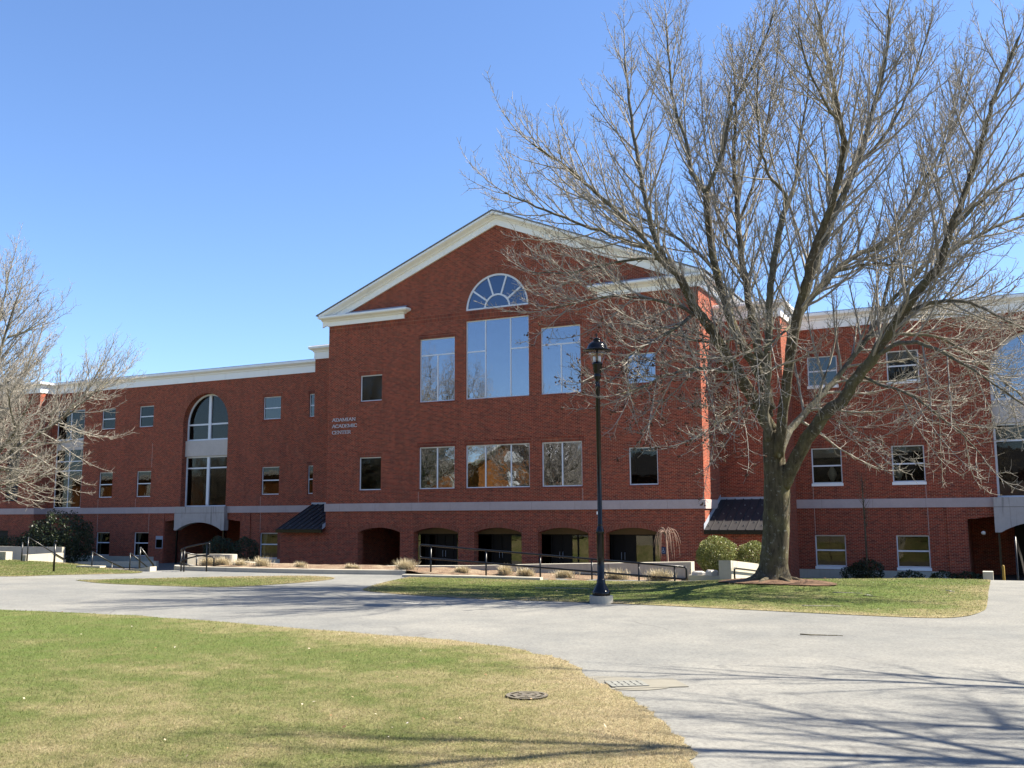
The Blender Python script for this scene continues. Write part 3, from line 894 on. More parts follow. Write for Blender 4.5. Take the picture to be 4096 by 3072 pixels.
# --- tall arched bays on the wings
for s in (-1, 1):
    cx = s * BAY; yb = D2 + .50
    p = MB(); loop = arch_loop(cx, 2.03, 6.98, 8.15, 2.03, 28); p.prism(loop, 'y', yb, yb + .006)
    o = p.build('arched_window', M['glass_hi' if s > 0 else 'glass'], bld)
    f = MB(); ya = yb - .06
    arc_band(f, cx, 8.15, 1.93, 2.045, ya, yb + .03)
    for q in (-1, 1): f.box(cx + q * 2.045, cx + q * 1.93, ya, yb + .03, 6.96, 8.15)
    f.box(cx - 1.93, cx + 1.93, ya + .002, yb + .03, 6.955, 7.06)
    f.box(cx - .11, cx + .11, ya - .03, yb + .02, 7.06, 10.10)
    f.box(cx - 1.94, cx + 1.94, ya + .008, yb + .02, 8.02, 8.13)
    f.build('frame', M['frame'], o)
    r = MB(); r.prism(loop, 'y', yb + .08, yb + 1.2); r.build('room', M['room'], o)
    pn = MB(); pn.box(cx - 2.046, cx + 2.046, D2 + .28, yb + .05, 5.86, 6.95); pn.build('spandrel_panel', M['paint_panel'], bld)
    p = MB(); p.box(cx - 2.03, cx + 2.03, yb, yb + .006, 2.39, 5.85)
    o = p.build('window', M['glass'], bld)
    f = MB()
    for q in (-1, 1): f.box(cx + q * 2.045, cx + q * 1.95, ya, yb + .03, 2.375, 5.855)
    f.box(cx - 1.95, cx + 1.95, ya + .002, yb + .03, 5.76, 5.852); f.box(cx - 1.95, cx + 1.95, ya + .002, yb + .03, 2.375, 2.47)
    f.box(cx - .11, cx + .11, ya - .03, yb + .02, 2.47, 5.76); f.box(cx - 1.96, cx + 1.96, ya + .008, yb + .02, 5.0, 5.09)
    f.build('frame', M['frame'], o)
    r = MB(); r.add([(cx-2,yb+.08,2.4),(cx+2,yb+.08,2.4),(cx+2,yb+1.5,2.4),(cx-2,yb+1.5,2.4),(cx-2,yb+.08,5.84),(cx+2,yb+.08,5.84),(cx+2,yb+1.5,5.84),(cx-2,yb+1.5,5.84)],
                    [(0,1,2,3),(4,7,6,5),(1,5,6,2),(2,6,7,3),(3,7,4,0)]); r.build('room', M['room'], o)
    if s > 0:
        for e in ((.12, 5.2, 5.80), (.5, 2.45, 3.15)):
            l = MB(); l.box(cx - 1.93, cx + 1.93, yb + e[0], yb + e[0] + .02, e[1], e[2]); l.build('blind', M['blind'], o)
    # stained stone arch over the porch
    st = MB()
    lo = arch_loop(cx, 2.0, .5, .80, .52, 18)[2:]
    outl = [(cx - 2.25, 2.39), (cx - 2.25, .78), (cx - 2.0, .78)] + [p for p in reversed(lo)][1:-1] + [(cx + 2.0, .78), (cx + 2.25, .78), (cx + 2.25, 2.39)]
    st.prism(outl, 'y', D2 - .30, D2 + .12)
    so = st.build('stone_arch', M['lintel'], bld)
    jn = MB(); jn.box(cx - 2.255, cx + 2.255, D2 - .306, D2 - .301, 1.94, 1.955); jn.build('joint', M['hole'], so)
    for q in (-1, 1):
        c = MB(); c.box(cx + q * 2.10 - .05, cx + q * 2.10 + .05, D2 - .2, D2 - .1, PLAZA, .778); c.build('porch_post', M['black'], bld)
    # porch recess behind it, deepened so it goes dark: back wall and glazed doors
    bw = MB(); bw.box(cx - 3.45, cx + 3.45, D2 + 6.2, D2 + 6.3, PLAZA, 1.6); bw.box(cx - 3.45, cx + 3.45, D2 + .02, D2 + 6.2, 1.552, 1.6)
    bw.build('porch_wall', M['brick'], bld)
    dm = MB(); dm.box(cx - 1.4, cx + 3.3, D2 + 6.12, D2 + 6.18, PLAZA + .02, 1.45); do = dm.build('door', M['bronze'], bld)
    for a, b in ((.05, .45), (.62, 1.05), (1.2, 1.62), (1.78, 2.2)):
        gl = MB(); gl.box(cx + a, cx + b, D2 + 6.105, D2 + 6.115, PLAZA + .25, .8); gl.build('door_glass', M['glass_mid'], do)
for s in (-1, 1):      # slim brick pilasters either side of the porches
    for q in (-1, 1):
        pl = MB(); cx = s * BAY + q * 3.86; pl.box(cx - .42, cx + .42, D2 - .06, D2 + .01, PLAZA, 1.945); pl.build('pilaster', M['brick'], bld)

# --- louvres at far left
lv = MB()
for k in range(36):
    z = 2.98 + k * .148
    lv.add([(-44.20, 4.22, z), (-42.80, 4.22, z), (-42.80, 4.36, z + .11), (-44.20, 4.36, z + .11), (-44.20, 4.22, z - .012), (-42.80, 4.22, z - .012), (-42.80, 4.36, z + .098), (-44.20, 4.36, z + .098)],
           [(0,1,2,3),(4,7,6,5),(0,4,5,1),(2,6,7,3)])
lv.box(-44.21, -42.79, 4.42, 4.43, 2.94, 8.29)
lv.build('louvre', plain('louvre_metal', (.045, .05, .06), .5, .4), bld)
lv = MB(); lv.box(-46.0, -43.6, 4.40, 4.42, PLAZA + .9, .75); lv.build('louvre', M['bronze'], bld)

# --- loggia behind the five arches
LG = MB()
LG.box(-9.4, 9.4, .5, 5.9, 1.12, 1.2)
LG.box(-9.6, -9.4, .5, 5.9, PLAZA, 1.2); LG.box(9.4, 9.6, .5, 1.9, PLAZA, 1.2)
LG.box(-9.4, -5.72, 5.60, 5.70, PLAZA, 1.12); LG.box(-5.76, -5.70, 1.41, 5.6, PLAZA, 1.12)  # added deep passage behind the leftmost arch, so its brick goes dark
LG.build('loggia_wall', M['brick'], bld)
tp = MB(); tp.box(-5.72, 9.4, 1.29, 1.40, .70, 1.115); tp.build('head_panel', M['tan'], bld)
def storefront(a, b, doors):
    z0, z1 = PLAZA + .02, .70
    d = MB(); d.box(a, b, 1.34, 1.36, z0, z1)
    o = d.build('entrance', M['bronze'], bld)
    fr = MB()
    for x0, x1, kind in doors:
        if kind == 'g': g = MB(); g.box(x0 + .04, x1 - .04, 1.318, 1.326, z0 + .12, z1 - .06); g.build('glass', M['glass_mid'], o)
        fr.box(x0 - .03, x0 + .03, 1.29, 1.339, z0, z1); fr.box(x1 - .03, x1 + .03, 1.291, 1.339, z0, z1)
        if kind == 'd':
            m = (x0 + x1) / 2; fr.box(m - .02, m + .02, 1.30, 1.339, z0, z1)
            hd = MB()
            for q in (-.09, .09): hd.tube([(m + q, 1.27, -.55), (m + q, 1.25, -.52), (m + q, 1.25, -.22), (m + q, 1.27, -.19)], .014, 6)
            hd.build('door_handle', M['galv'], o)
    fr.box(a, b, 1.288, 1.338, z1 - .055, z1 - .001)
    
    fr.build('frame', M['bronze'], o)
storefront(-5.70, -2.0, [(-5.66, -5.12, 'g'), (-4.92, -4.46, 'g'), (-4.44, -3.40, 'd'), (-3.16, -2.1, 'g')])
storefront(-1.99, 1.5, [(-1.95, -.99, 'g'), (-.97, .10, 'd'), (.12, 1.4, 'g')])
storefront(1.51, 5.2, [(1.55, 2.49, 'g'), (2.51, 3.60, 'd'), (3.62, 3.97, 'g'), (3.99, 5.1, 'g')])
storefront(5.21, 9.38, [(5.5, 5.79, 'g'), (5.81, 7.05, 'd'), (7.07, 8.0, 'g'), (8.05, 9.3, 'g')])

M['caulk'] = plain('caulk', (.48, .40, .35), .8, .1)
# --- pale caulked expansion joints
for x, z0, z1, y in ((-4.83, 2.39, 2.98, 0), (4.81, 2.39, 3.02, 0), (-20.4, 2.39, 3.0, D2), (-20.35, .66, 1.94, D2), (-31.78, 2.39, 3.0, D2), (-35.55, 2.39, 3.0, D2),
                     (-35.5, .66, 1.94, D2), (-30.4, .66, 1.94, D2), (-30.35, 5.1, 6.9, D2), (15.1, 2.39, 3.0, D2), (15.12, .66, 1.94, D2), (20.34, 2.39, 3.0, D2), (20.36, .66, 1.94, D2), (20.36, 5.2, 7.9, D2)):
    EJ = MB(); EJ.box(x - .009, x + .009, y - .003, y + .01, z0, z1); EJ.build('expansion_joint', M['caulk'], bld)

# --- small wall-mounted things
def sign_plate(name, x0, x1, z0, z1, y, mat, label, cat):
    o = thing(name, ((x0 + x1) / 2, y, (z0 + z1) / 2), label, cat)
    b = MB(); b.box(x0, x1, y - .02, y - .002, z0, z1); b.build('panel', mat, o); return o
o = sign_plate('notice_case', -29.58, -28.92, -.48, .38, D2 - .06, M['galv'], 'framed glass notice case on the brick beside the left porch', 'notice board')
b = MB(); b.box(-29.53, -28.97, D2 - .086, D2 - .081, -.42, .14); b.build('glass', M['glass'], o)
b = MB(); b.box(-29.53, -28.97, D2 - .0805, D2 - .079, -.42, .14); b.build('backing', M['hole'], o)
def access_sign(x, z, y, label):
    o = sign_plate('access_sign', x - .12, x + .12, z - .17, z + .17, y, M['blue'], label, 'sign')
    s_ = MB(); yy = y - .0225
    arc_band(s_, x - .005, z - .045, .05, .066, yy, yy + .002, 14, math.pi * .62, math.pi * 2.05)
    s_.prism([(x - .02, z + .06), (x + .012, z + .06), (x + .012, z + .0), (x - .012, z + .0)], 'y', yy, yy + .002)
    s_.box(x - .012, x + .05, yy, yy + .002, z - .02, z - .002); s_.prism([(x + .04, z - .02), (x + .056, z - .02), (x + .08, z - .1), (x + .06, z - .1)], 'y', yy, yy + .002)
    arc_band(s_, x - .006, z + .09, .0, .022, yy, yy + .002, 14, 0, 2 * math.pi)
    s_.build('symbol', M['galv'], o)
access_sign(-8.0, -.02, 5.60, 'blue and white access sign in the dark leftmost arch')
access_sign(8.93, -.02, -.004, 'blue and white access sign on the brick right of the last arch')
o = thing('wall_light', (22.7, D2 + .05, .75), 'small round light on the brick wall beside the right porch', 'light')
b = MB(); b.lathe([(.02, .66), (.08, .69), (.10, .75), (.08, .81), (.02, .84)], 22.7, D2 - .06, 14); b.build('globe', M['curtain'], o)
b = MB(); b.box(22.63, 22.77, D2 - .02, D2 - .001, .69, .81); b.build('bracket', M['galv'], o)

# --- lettering on the gabled block
GLY = {  # strokes on a 0..1 box: ('l', x0,y0,x1,y1,w) bars, ('a', cx,cy,rx,ry,a0,a1,w) arcs; serifs are short bars
 'A': (.86, [('l',.06,.02,.43,.98,.09),('l',.43,.98,.80,.02,.13),('l',.22,.36,.64,.36,.07),('l',-.04,.035,.20,.035,.07),('l',.66,.035,.92,.035,.07)]),
 'D': (.86, [('l',.16,0,.16,1,.13),('l',0,.965,.45,.965,.07),('l',0,.035,.45,.035,.07),('a',.42,.5,.36,.465,-90,90,.12)]),
 'M': (1.10, [('l',.14,0,.14,1,.07),('l',.16,1,.53,.08,.12),('l',.53,.08,.90,1,.07),('l',.93,0,.93,1,.13),('l',0,.965,.18,.965,.07),('l',.88,.965,1.06,.965,.07),('l',0,.035,.28,.035,.07),('l',.78,.035,1.08,.035,.07)]),
 'I': (.44, [('l',.2,0,.2,1,.14),('l',0,.965,.4,.965,.07),('l',0,.035,.4,.035,.07)]),
 'N': (.94, [('l',.14,0,.14,1,.07),('l',.15,.98,.78,.04,.13),('l',.79,0,.79,1,.07),('l',0,.965,.2,.965,.07),('l',.64,.965,.93,.965,.07),('l',0,.035,.28,.035,.07)]),
 'C': (.82, [('a',.42,.5,.36,.46,45,315,.12),('l',.72,.66,.72,1,.06),('l',.72,.0,.72,.26,.05)]),
 'E': (.76, [('l',.16,0,.16,1,.13),('l',0,.965,.66,.965,.07),('l',0,.035,.68,.035,.07),('l',.16,.5,.48,.5,.07),('l',.64,.72,.64,1,.06),('l',.66,0,.66,.3,.06),('l',.48,.38,.48,.62,.06)]),
 'T': (.80, [('l',.39,0,.39,1,.14),('l',.04,.965,.74,.965,.07),('l',.2,.035,.58,.035,.07),('l',.06,.7,.06,1,.06),('l',.72,.7,.72,1,.06)]),
 'R': (.88, [('l',.16,0,.16,1,.13),('l',0,.965,.45,.965,.07),('l',.16,.48,.45,.48,.07),('a',.44,.72,.24,.245,-90,90,.11),('l',.44,.48,.74,.06,.12),('l',.66,.035,.86,.035,.07),('l',0,.035,.3,.035,.07)]),
}
def text_line(mb, txt, x0, x1, z0, h, y):
    adv = sum(GLY[c][0] for c in txt); k = (x1 - x0) / adv; x = x0
    for c in txt:
        for g in GLY[c][1]:
            segs = []
            if g[0] == 'l': segs = [((g[1], g[2]), (g[3], g[4]), g[5])]
            else:
                n = 12; pts = [(g[1] + g[3] * math.cos(R(g[5] + (g[6]-g[5])*i/n)), g[2] + g[4] * math.sin(R(g[5] + (g[6]-g[5])*i/n))) for i in range(n + 1)]
                segs = [(pts[i], pts[i+1], g[7]) for i in range(n)]
            for p, q, w in segs:
                a = np.array((x + p[0]*k, z0 + p[1]*h)); b = np.array((x + q[0]*k, z0 + q[1]*h)); d = b - a; d /= np.linalg.norm(d) + 1e-9
                nn = np.array((-d[1], d[0])) * w * .50 * h
                mb.prism([tuple(a - nn), tuple(b - nn), tuple(b + nn), tuple(a + nn)], 'y', y - .045, y - .012)
        x += GLY[c][0] * k
sg = thing('wall_lettering', (-10.65, 0, 6.3), 'three lines of pale metal capital letters high on the left brickwork of the gabled block', 'sign')
for txt, xe, z in (('ADAMIAN', -9.02, 7.06), ('ACADEMIC', -8.92, 6.70), ('CENTER', -9.33, 6.34)):
    t_ = MB(); text_line(t_, txt, -10.65, xe, z, .192, 0); t_.build('word', M['sign_metal'], sg, recalc=False)

# ================================================================ SITE
# --- planting bed
bed = [(-.15,-21.55),(1.0,-21.62),(4.5,-21.55),(7.75,-21.05),(9.0,-21.75),(10.8,-21.62),(12.8,-21.70),(15.2,-21.45),(15.9,-21.3),(15.95,-19.62),(-.2,-19.62),(-.6,-20.9)]
def bed_z(x, y): return np.interp(x, [-1, 1, 8, 12, 16.5], [.09, .12, .10, .0, -.04]) + .03 * np.clip((np.asarray(y) + 21.2) / 1.5, 0, 1)
B = densify(bed, .4)
P = np.array(B); X, Y = np.meshgrid(np.arange(-.5, 16.2, .25), np.arange(-21.8, -19.6, .25)); X, Y = X.ravel(), Y.ravel()
k = inside(X, Y, B) & (edge_dist(X, Y, B) > .08); X, Y = X[k], Y[k]
res = delaunay_2d_cdt([Vector(p) for p in B] + [Vector((a, b)) for a, b in zip(X, Y)], [(i, (i + 1) % len(B)) for i in range(len(B))], [], 1, 1e-5)
v2 = np.array([tuple(p) for p in res[0]]); F = np.array([tuple(f) for f in res[2]])
tag(np_mesh('planting_bed', np.column_stack([v2, bed_z(v2[:, 0], v2[:, 1]) + rng.uniform(-.025, .03, len(v2))]), F, M['mulch'], smooth=True), kind='structure')

def curb(path, w, z0, z1, label):
    o = thing('kerb', (path[0][0], path[0][1], 0), label, 'kerb')
    m = MB(); pr = [(0, z0), (w, z0), (w, z1 - .015), (w - .015, z1), (0, z1)]
    m.sweep([tuple(p) for p in path], pr); m.build('kerbstone', M['concrete'], o); return o
curb(catmull([(-.9,-21.2),(-.55,-21.5),(.0,-21.62),(1.2,-21.66),(4.5,-21.58),(6.4,-21.3),(7.85,-21.0)], 5), .16, -.1, .125, 'long low concrete kerb in front of the mulched bed')
curb(catmull([(8.35,-21.9),(9.3,-21.86),(10.8,-21.74),(12.6,-21.82)], 4), .16, -.12, .065, 'short kerb half sunk in the lawn below the black handrail')

# --- concrete walls
def wall_thing(name, mb, loc, label, cat='wall', mat='concrete', joints=None):
    o = thing(name, loc, label, cat); mb.build('wall_face', M[mat], o)
    if joints is not None: joints.build('joint', M['hole'], o)
    return o
m = MB()
pts = [(-.2, .19), (2.3, .115), (5.7, .13), (9.2, .20), (11.4, .28), (15.98, .42)]
m.prism([(-.2, -1.45)] + [(15.98, -1.45)] + [(x, z) for x, z in reversed(pts)], 'y', -19.62, -19.30)
jj = MB()
for x in (3.3, 7.0, 10.4, 13.6): jj.box(x - .006, x + .006, -19.6225, -19.61, -.2, np.interp(x, [p[0] for p in pts], [p[1] for p in pts]) - .01)
wall_thing('retaining_wall', m, (8, -19.5, -1), 'long pale concrete wall behind the mulch bed rising to the right', joints=jj)
m = MB(); m.prism([(-20.1, -1.45), (-14.2, -1.45), (-14.2, .07), (-20.1, .50)], 'x', 16.86, 17.18)
wall_thing('retaining_wall', m, (17, -18, -1), 'sunlit concrete ramp wall with a black handrail left of the big tree')
m = MB(); m.box(15.99, 16.855, -19.95, -19.7, -1.45, .09)
wall_thing('retaining_wall', m, (16.6, -20.4, -1), 'low mossy concrete wall filling the gap beside the ramp wall')
for i, (x, y, w, h, lab) in enumerate(((16.22, -19.82, .17, .10, 'pale flat rock on the low wall beside the concrete pier'), (16.6, -19.84, .17, .14, 'dark sided rock on the low wall under the shrub'))):
    o = thing('rock', (x, y, .09), lab, 'rock'); m = MB()
    r_ = np.random.default_rng(i + 3); n = 9
    for lev, (zz, sc) in enumerate(((.088, 1.0), (.09 + h * .7, .96), (.09 + h, .78))):
        pass
    ring = [(w * (1 + .18 * r_.normal()) * math.cos(2*math.pi*k/n), .11 * (1 + .15 * r_.normal()) * math.sin(2*math.pi*k/n)) for k in range(n)]
    v = [(x + a * sc, y + b * sc, zz + r_.normal() * .006) for zz, sc in ((.089, 1.0), (.09 + h * .7, .95), (.09 + h, .72)) for a, b in ring]
    m.add(v, [(l*n+k, l*n+(k+1)%n, (l+1)*n+(k+1)%n, (l+1)*n+k) for l in range(2) for k in range(n)] + [tuple(2*n+k for k in range(n)), tuple(range(n-1,-1,-1))])
    m.build('boulder', M['rock'], o)

def handrail(pts_top, pts_low, posts, label, r=.024, closed_ends=True):
    """two rails joined by bends, posts as separate parts"""
    o = thing('handrail', (pts_top[0][0], pts_top[0][1], pts_top[0][2] - .9), label, 'handrail')
    m = MB()
    if pts_low is None: m.tube(pts_top, r, 8)
    else:
        t, l = [np.array(p, float) for p in pts_top], [np.array(p, float) for p in pts_low]
        def bend(a, b, c, n=4):
            return [(1-u)**2 * a + 2*u*(1-u) * b + u*u * c for u in np.linspace(0, 1, n)]
        d0 = (t[1] - t[0]); d0 /= np.linalg.norm(d0); d1 = (t[-1] - t[-2]); d1 /= np.linalg.norm(d1)
        up = np.array((0, 0, 1.)); path = []
        e = .07
        path += bend(t[-1] - d1 * e, t[-1], t[-1] - up * e)
        path += bend(l[-1] + up * e, l[-1], l[-1] - d1 * e)
        path += list(reversed(l[1:-1]))
        path += bend(l[0] + d0 * e, l[0], l[0] + up * e) + bend(t[0] - up * e, t[0], t[0] + d0 * e)
        path += list(t[1:-1]) + [t[-1] - d1 * e]
        m.tube(path, r, 8)
    m.build('rail', M['rail'], o)
    for x, y, z0, z1 in posts:
        q = MB(); q.tube([(x, y, z0), (x, y, z1)], r * .95, 8); q.build('post', M['rail'], o)
    return o
# descending rail above the bed
xs = np.array([8.36, 8.73, 10.53, 12.2, 13.71, 15.02, 16.29]); zt = np.interp(xs, [8.36, 16.29], [.86, .36]); zl = np.interp(xs, [8.36, 16.29], [.49, .055])
handrail([(x, -21.12, z) for x, z in zip(xs, zt)], [(x, -21.12, z) for x, z in zip(xs, zl)],
         [(x, -21.12, -.35, float(np.interp(x, xs, zt))) for x in (8.73, 10.53, 12.2, 13.71, 15.02, 15.98)], 'long black two-rail handrail descending across the planting bed', .026)
handrail([(17.26, -20.08, .30), (17.26, -18.3, .16), (17.26, -15.2, -.10)], [(17.26, -20.08, .02), (17.26, -18.3, -.12), (17.26, -15.2, -.38)], [], 'black looped handrail fixed to the sunlit ramp wall')
# curved rail at the left end of the bed
ct = catmull([(1.08,-21.93,.88),(.72,-22.1,.82),(.40,-22.22,.74),(.16,-22.2,.64),(.10,-21.9,.55),(.30,-21.5,.46),(.6,-21.2,.40)], 4)
cl = [p - np.array((0, 0, .36)) for p in ct]
handrail(ct, cl, [(p[0], p[1], -.1, p[2]) for p in (ct[1], ct[9], ct[13], ct[19])], 'black handrail curling round the left end of the planting bed')
# stair and ramp rails at left
handrail([(-10.98,-19.15,.93),(-10.98,-18.1,.36),(-10.98,-17.4,.0)], None, [(-10.98,-19.15,-.1,.93),(-10.98,-19.4,-.1,.75),(-10.98,-17.4,-1.2,.0)], 'black sloping handrail behind the pale wall at far left')
handrail([(-3.52,-23.95,.93),(-3.42,-23.93,.95)], None, [(-3.49,-23.94,-.1,.93)], 'black handrail post standing in front of the pale wall at far left', .034)
handrail([(-4.4,-21.7,.53),(-4.4,-20.9,.14),(-4.4,-20.3,-.1)], None, [(-4.4,-21.7,-.3,.53),(-4.4,-20.85,-.6,.12)], 'small dim black handrail left of the lone rail post')
handrail([(-1.5,-22.32,.73),(-1.5,-21.75,.15),(-1.5,-21.65,-.15)], None, [(-1.5,-22.32,-.1,.73)], 'black handrail with a bent end under the ground floor window', .028)
handrail([(-1.85,-22.4,.55),(-1.75,-21.5,-.1)], None, [(-1.85,-22.4,-.1,.55)], 'thin black stair rail left of the bent handrail', .02)
m = MB(); m.prism([(-19.2, -.5), (-17.46, -.9), (-17.46, .265), (-19.2, .24)], 'x', -11.3, -11.0)
wall_thing('ramp_wall', m, (-11, -18.5, -.5), 'short sunlit concrete wall above the left lawn')
m = MB(); m.box(-13.6, -12.8, -18.75, -18.45, -.3, .33)
wall_thing('ramp_wall', m, (-13.2, -18.6, -.3), 'low sunlit concrete wall end at the left edge of the lawn')
m = MB(); m.prism([(-5.1, -.6), (-3.95, -.6), (-3.95, .06), (-5.1, .05)], 'y', -21.75, -21.5)
wall_thing('ramp_wall', m, (-4.5, -21.6, -.6), 'low pale stair wall under the small dim handrail')
m = MB(); m.prism([(-1.62, -.4), (-.72, -.4), (-.72, .14), (-1.62, .02)], 'y', -22.62, -22.35)
wall_thing('ramp_wall', m, (-1.2, -22.5, -.4), 'small wedge of concrete beside the curled handrail')
# curved lit wall beside the curling rail
m = MB(); cpth = catmull([(-.85,-20.9),(-.4,-20.45),(.3,-20.25),(.78,-20.32),(.8,-20.6),(.45,-20.75)], 5)
m.sweep([tuple(p) for p in cpth], [(0, -.4), (.2, -.4), (.2, .46), (0, .46)])
wall_thing('curved_wall', m, (0, -20.5, -.4), 'curved pale concrete wall end behind the dry grasses')
# long shaded walls in front of the left wing
m = MB(); m.box(-43, -32.2, -.25, 0.0, PLAZA, -.24)
wall_thing('planter_wall', m, (-37, 0, PLAZA), 'grey shaded concrete planter wall under the clipped hedge')
m = MB(); m.prism([(-33.2, PLAZA), (-24.8, PLAZA), (-24.8, -1.08), (-33.2, -1.25)], 'y', .8, 1.0)
wall_thing('planter_wall', m, (-29, .9, PLAZA), 'long dark shaded wall below the ground floor windows')
m = MB(); m.box(23.02, 23.26, -17.15, -16.7, -.4, .17)
wall_thing('stone_block', m, (23.1, -17, -.4), 'squat concrete block at the corner of lawn and right path')
handrail([(23.85, -14.2, 1.0), (24.0, -11.5, .35), (24.1, -9.5, -.3)], None, [(23.85, -14.2, -1.5, 1.0)], 'sunlit handrail running down to the right porch', .03)
o = thing('yellow_post', (23.5, -15.5, -.6), 'short yellow post beside the squat concrete block', 'post')
m = MB(); m.lathe([(.035, -1.3), (.035, .24), (.02, .27), (.002, .27)], 23.5, -15.5, 10); m.build('post', plain('yellow_paint', (.22, .14, .02), .6, .3), o)

# --- street lamp
LX, LY = 16.46, -27.50
lamp = thing('street_lamp', (LX, LY, 0), 'tall black lamp post with bell shaped hood and clear globe', 'street lamp')
def lz(z): return float(np.interp(z, [0,.165,.60,1.6,1.88,4.22,4.766,5.045,5.6], [0,.13,.45,1.33,1.53,4.22,4.74,4.975,5.35]))
def lam(mb, prof, k): mb.lathe([(r * k, lz(z)) for r, z in prof], LX, LY, 28)
m = MB(); pts = ring_poly(LX, LY, .23, .23, 28, .0); m.prism(pts, 'z', -.1, .13)
base = m.build('concrete_base', M['concrete'], lamp)
m = MB()
lam(m, [(.205,.166),(.21,.175),(.21,.265),(.198,.285),(.185,.30),(.16,.36),(.125,.43),(.105,.50),(.10,.52),(.10,.575),(.092,.59),(.084,.60),
         (.082,1.60),(.098,1.61),(.098,1.66),(.088,1.70),(.07,1.77),(.058,1.80),(.062,1.83),(.062,1.86),(.056,1.88),
         (.052,4.22),(.060,4.23),(.060,4.27),(.050,4.29),(.050,4.36),(.058,4.40),(.085,4.44),(.085,4.49),(.075,4.51),(.085,4.54),(.098,4.56),(.112,4.70),(.125,4.72),(.125,4.75),(.10,4.765)], .84)
m.build('pole', M['black'], lamp)
hood = MB()
lam(hood, [(.335,5.045),(.338,5.052),(.31,5.075),(.235,5.105),(.228,5.13),(.215,5.19),(.18,5.26),(.13,5.31),(.088,5.325),(.085,5.375),(.098,5.38),(.085,5.405),(.05,5.44),(.016,5.452),(.013,5.49),(.022,5.51),(.012,5.535),(.010,5.575),(.003,5.60)], .89)
hb = hood.build('hood', M['black'], lamp)
gl = MB(); lam(gl, [(.120,4.766),(.150,4.85),(.185,4.95),(.205,5.04)], .89); gl.build('globe', M['glass_lamp'], lamp)
cr = MB(); cr.tube([(LX, LY, 4.735), (LX, LY, 4.99)], .02, 10); cr.build('stem', M['black'], lamp)
for dx, dy in ((-.055, -.02), (.055, -.01)):
    bb = MB(); bb.lathe([(.03, 4.742), (.03, 4.85), (.02, 4.865)], LX + dx, LY + dy, 10); bb.build('bulb', M['bulb'], lamp)
tg = MB(); tg.box(LX - .046, LX - .028, LY - .058, LY - .045, 1.7, 1.76); tg.build('tag', M['white'], lamp)

# --- drains
o = thing('lawn_drain', (19.46, -37.14, 0), 'round iron drain grate sunk in the foreground lawn', 'drain')
gxc, gyc = 19.46, -37.14
m = MB(); m.prism(ring_poly(gxc, gyc, .20, .20, 28, 0), 'z', .0, .006); m.build('pit', M['hole'], o)
m = MB(); arc = []
n = 28
for i in range(n):
    a, b = 2*math.pi*i/n, 2*math.pi*(i+1)/n
    for r0, r1 in ((.165, .20), (.10, .135)):
        q = [(gxc + r*math.cos(g), gyc + r*math.sin(g)) for r, g in ((r0, a), (r1, a), (r1, b), (r0, b))]
        m.add([(x, y, .007) for x, y in q] + [(x, y, .014) for x, y in q], [(4,5,6,7),(0,1,5,4),(2,3,7,6)])
m.prism(ring_poly(gxc, gyc, .055, .055, 16, 0), 'z', .007, .0155)
for k in range(3):
    a = math.pi * k / 3 + .3; c, s = math.cos(a), math.sin(a)
    m.prism([(gxc + .195*c - .022*s, gyc + .195*s + .022*c), (gxc - .195*c - .022*s, gyc - .195*s + .022*c), (gxc - .195*c + .022*s, gyc - .195*s - .022*c), (gxc + .195*c + .022*s, gyc + .195*s - .022*c)], 'z', .0072, .0135)
m.build('grate', M['iron'], o)
o = thing('road_drain', (20.1, -36.1, 0), 'square catch basin grate set in pale concrete at the road edge', 'drain')
def rot(px, py, a, cx, cy): return (cx + px * math.cos(a) - py * math.sin(a), cy + px * math.sin(a) + py * math.cos(a))
A_ = .62
m = MB(); m.prism([rot(a, b, A_, 20.22, -36.0) for a, b in ((-.34,-.24),(.40,-.24),(.40,.26),(-.34,.26))], 'z', -.1, -.002); m.build('apron', M['sand'], o)
m = MB(); m.prism([rot(a, b, A_, 20.08, -36.1) for a, b in ((-.17,-.15),(.17,-.15),(.17,.15),(-.17,.15))], 'z', -.001, .001); m.build('pit', plain('silted_pit', (.12, .115, .10), .95, .05), o)
m = MB()
for k in range(6):
    u = -.165 + k * .066
    m.prism([rot(a, b, A_, 20.08, -36.1) for a, b in ((u-.026,-.16),(u+.026,-.16),(u+.026,.16),(u-.026,.16))], 'z', .0012, .006)
for k in (-1, 0, 1): m.prism([rot(a, b, A_, 20.08, -36.1) for a, b in ((-.185,k*.14-.016),(.185,k*.14-.016),(.185,k*.14+.016),(-.185,k*.14+.016))], 'z', .0014, .007)
m.build('grate', plain('worn_iron', (.20, .20, .18), .9, .08, 0.0, var=.2, scale=14), o)

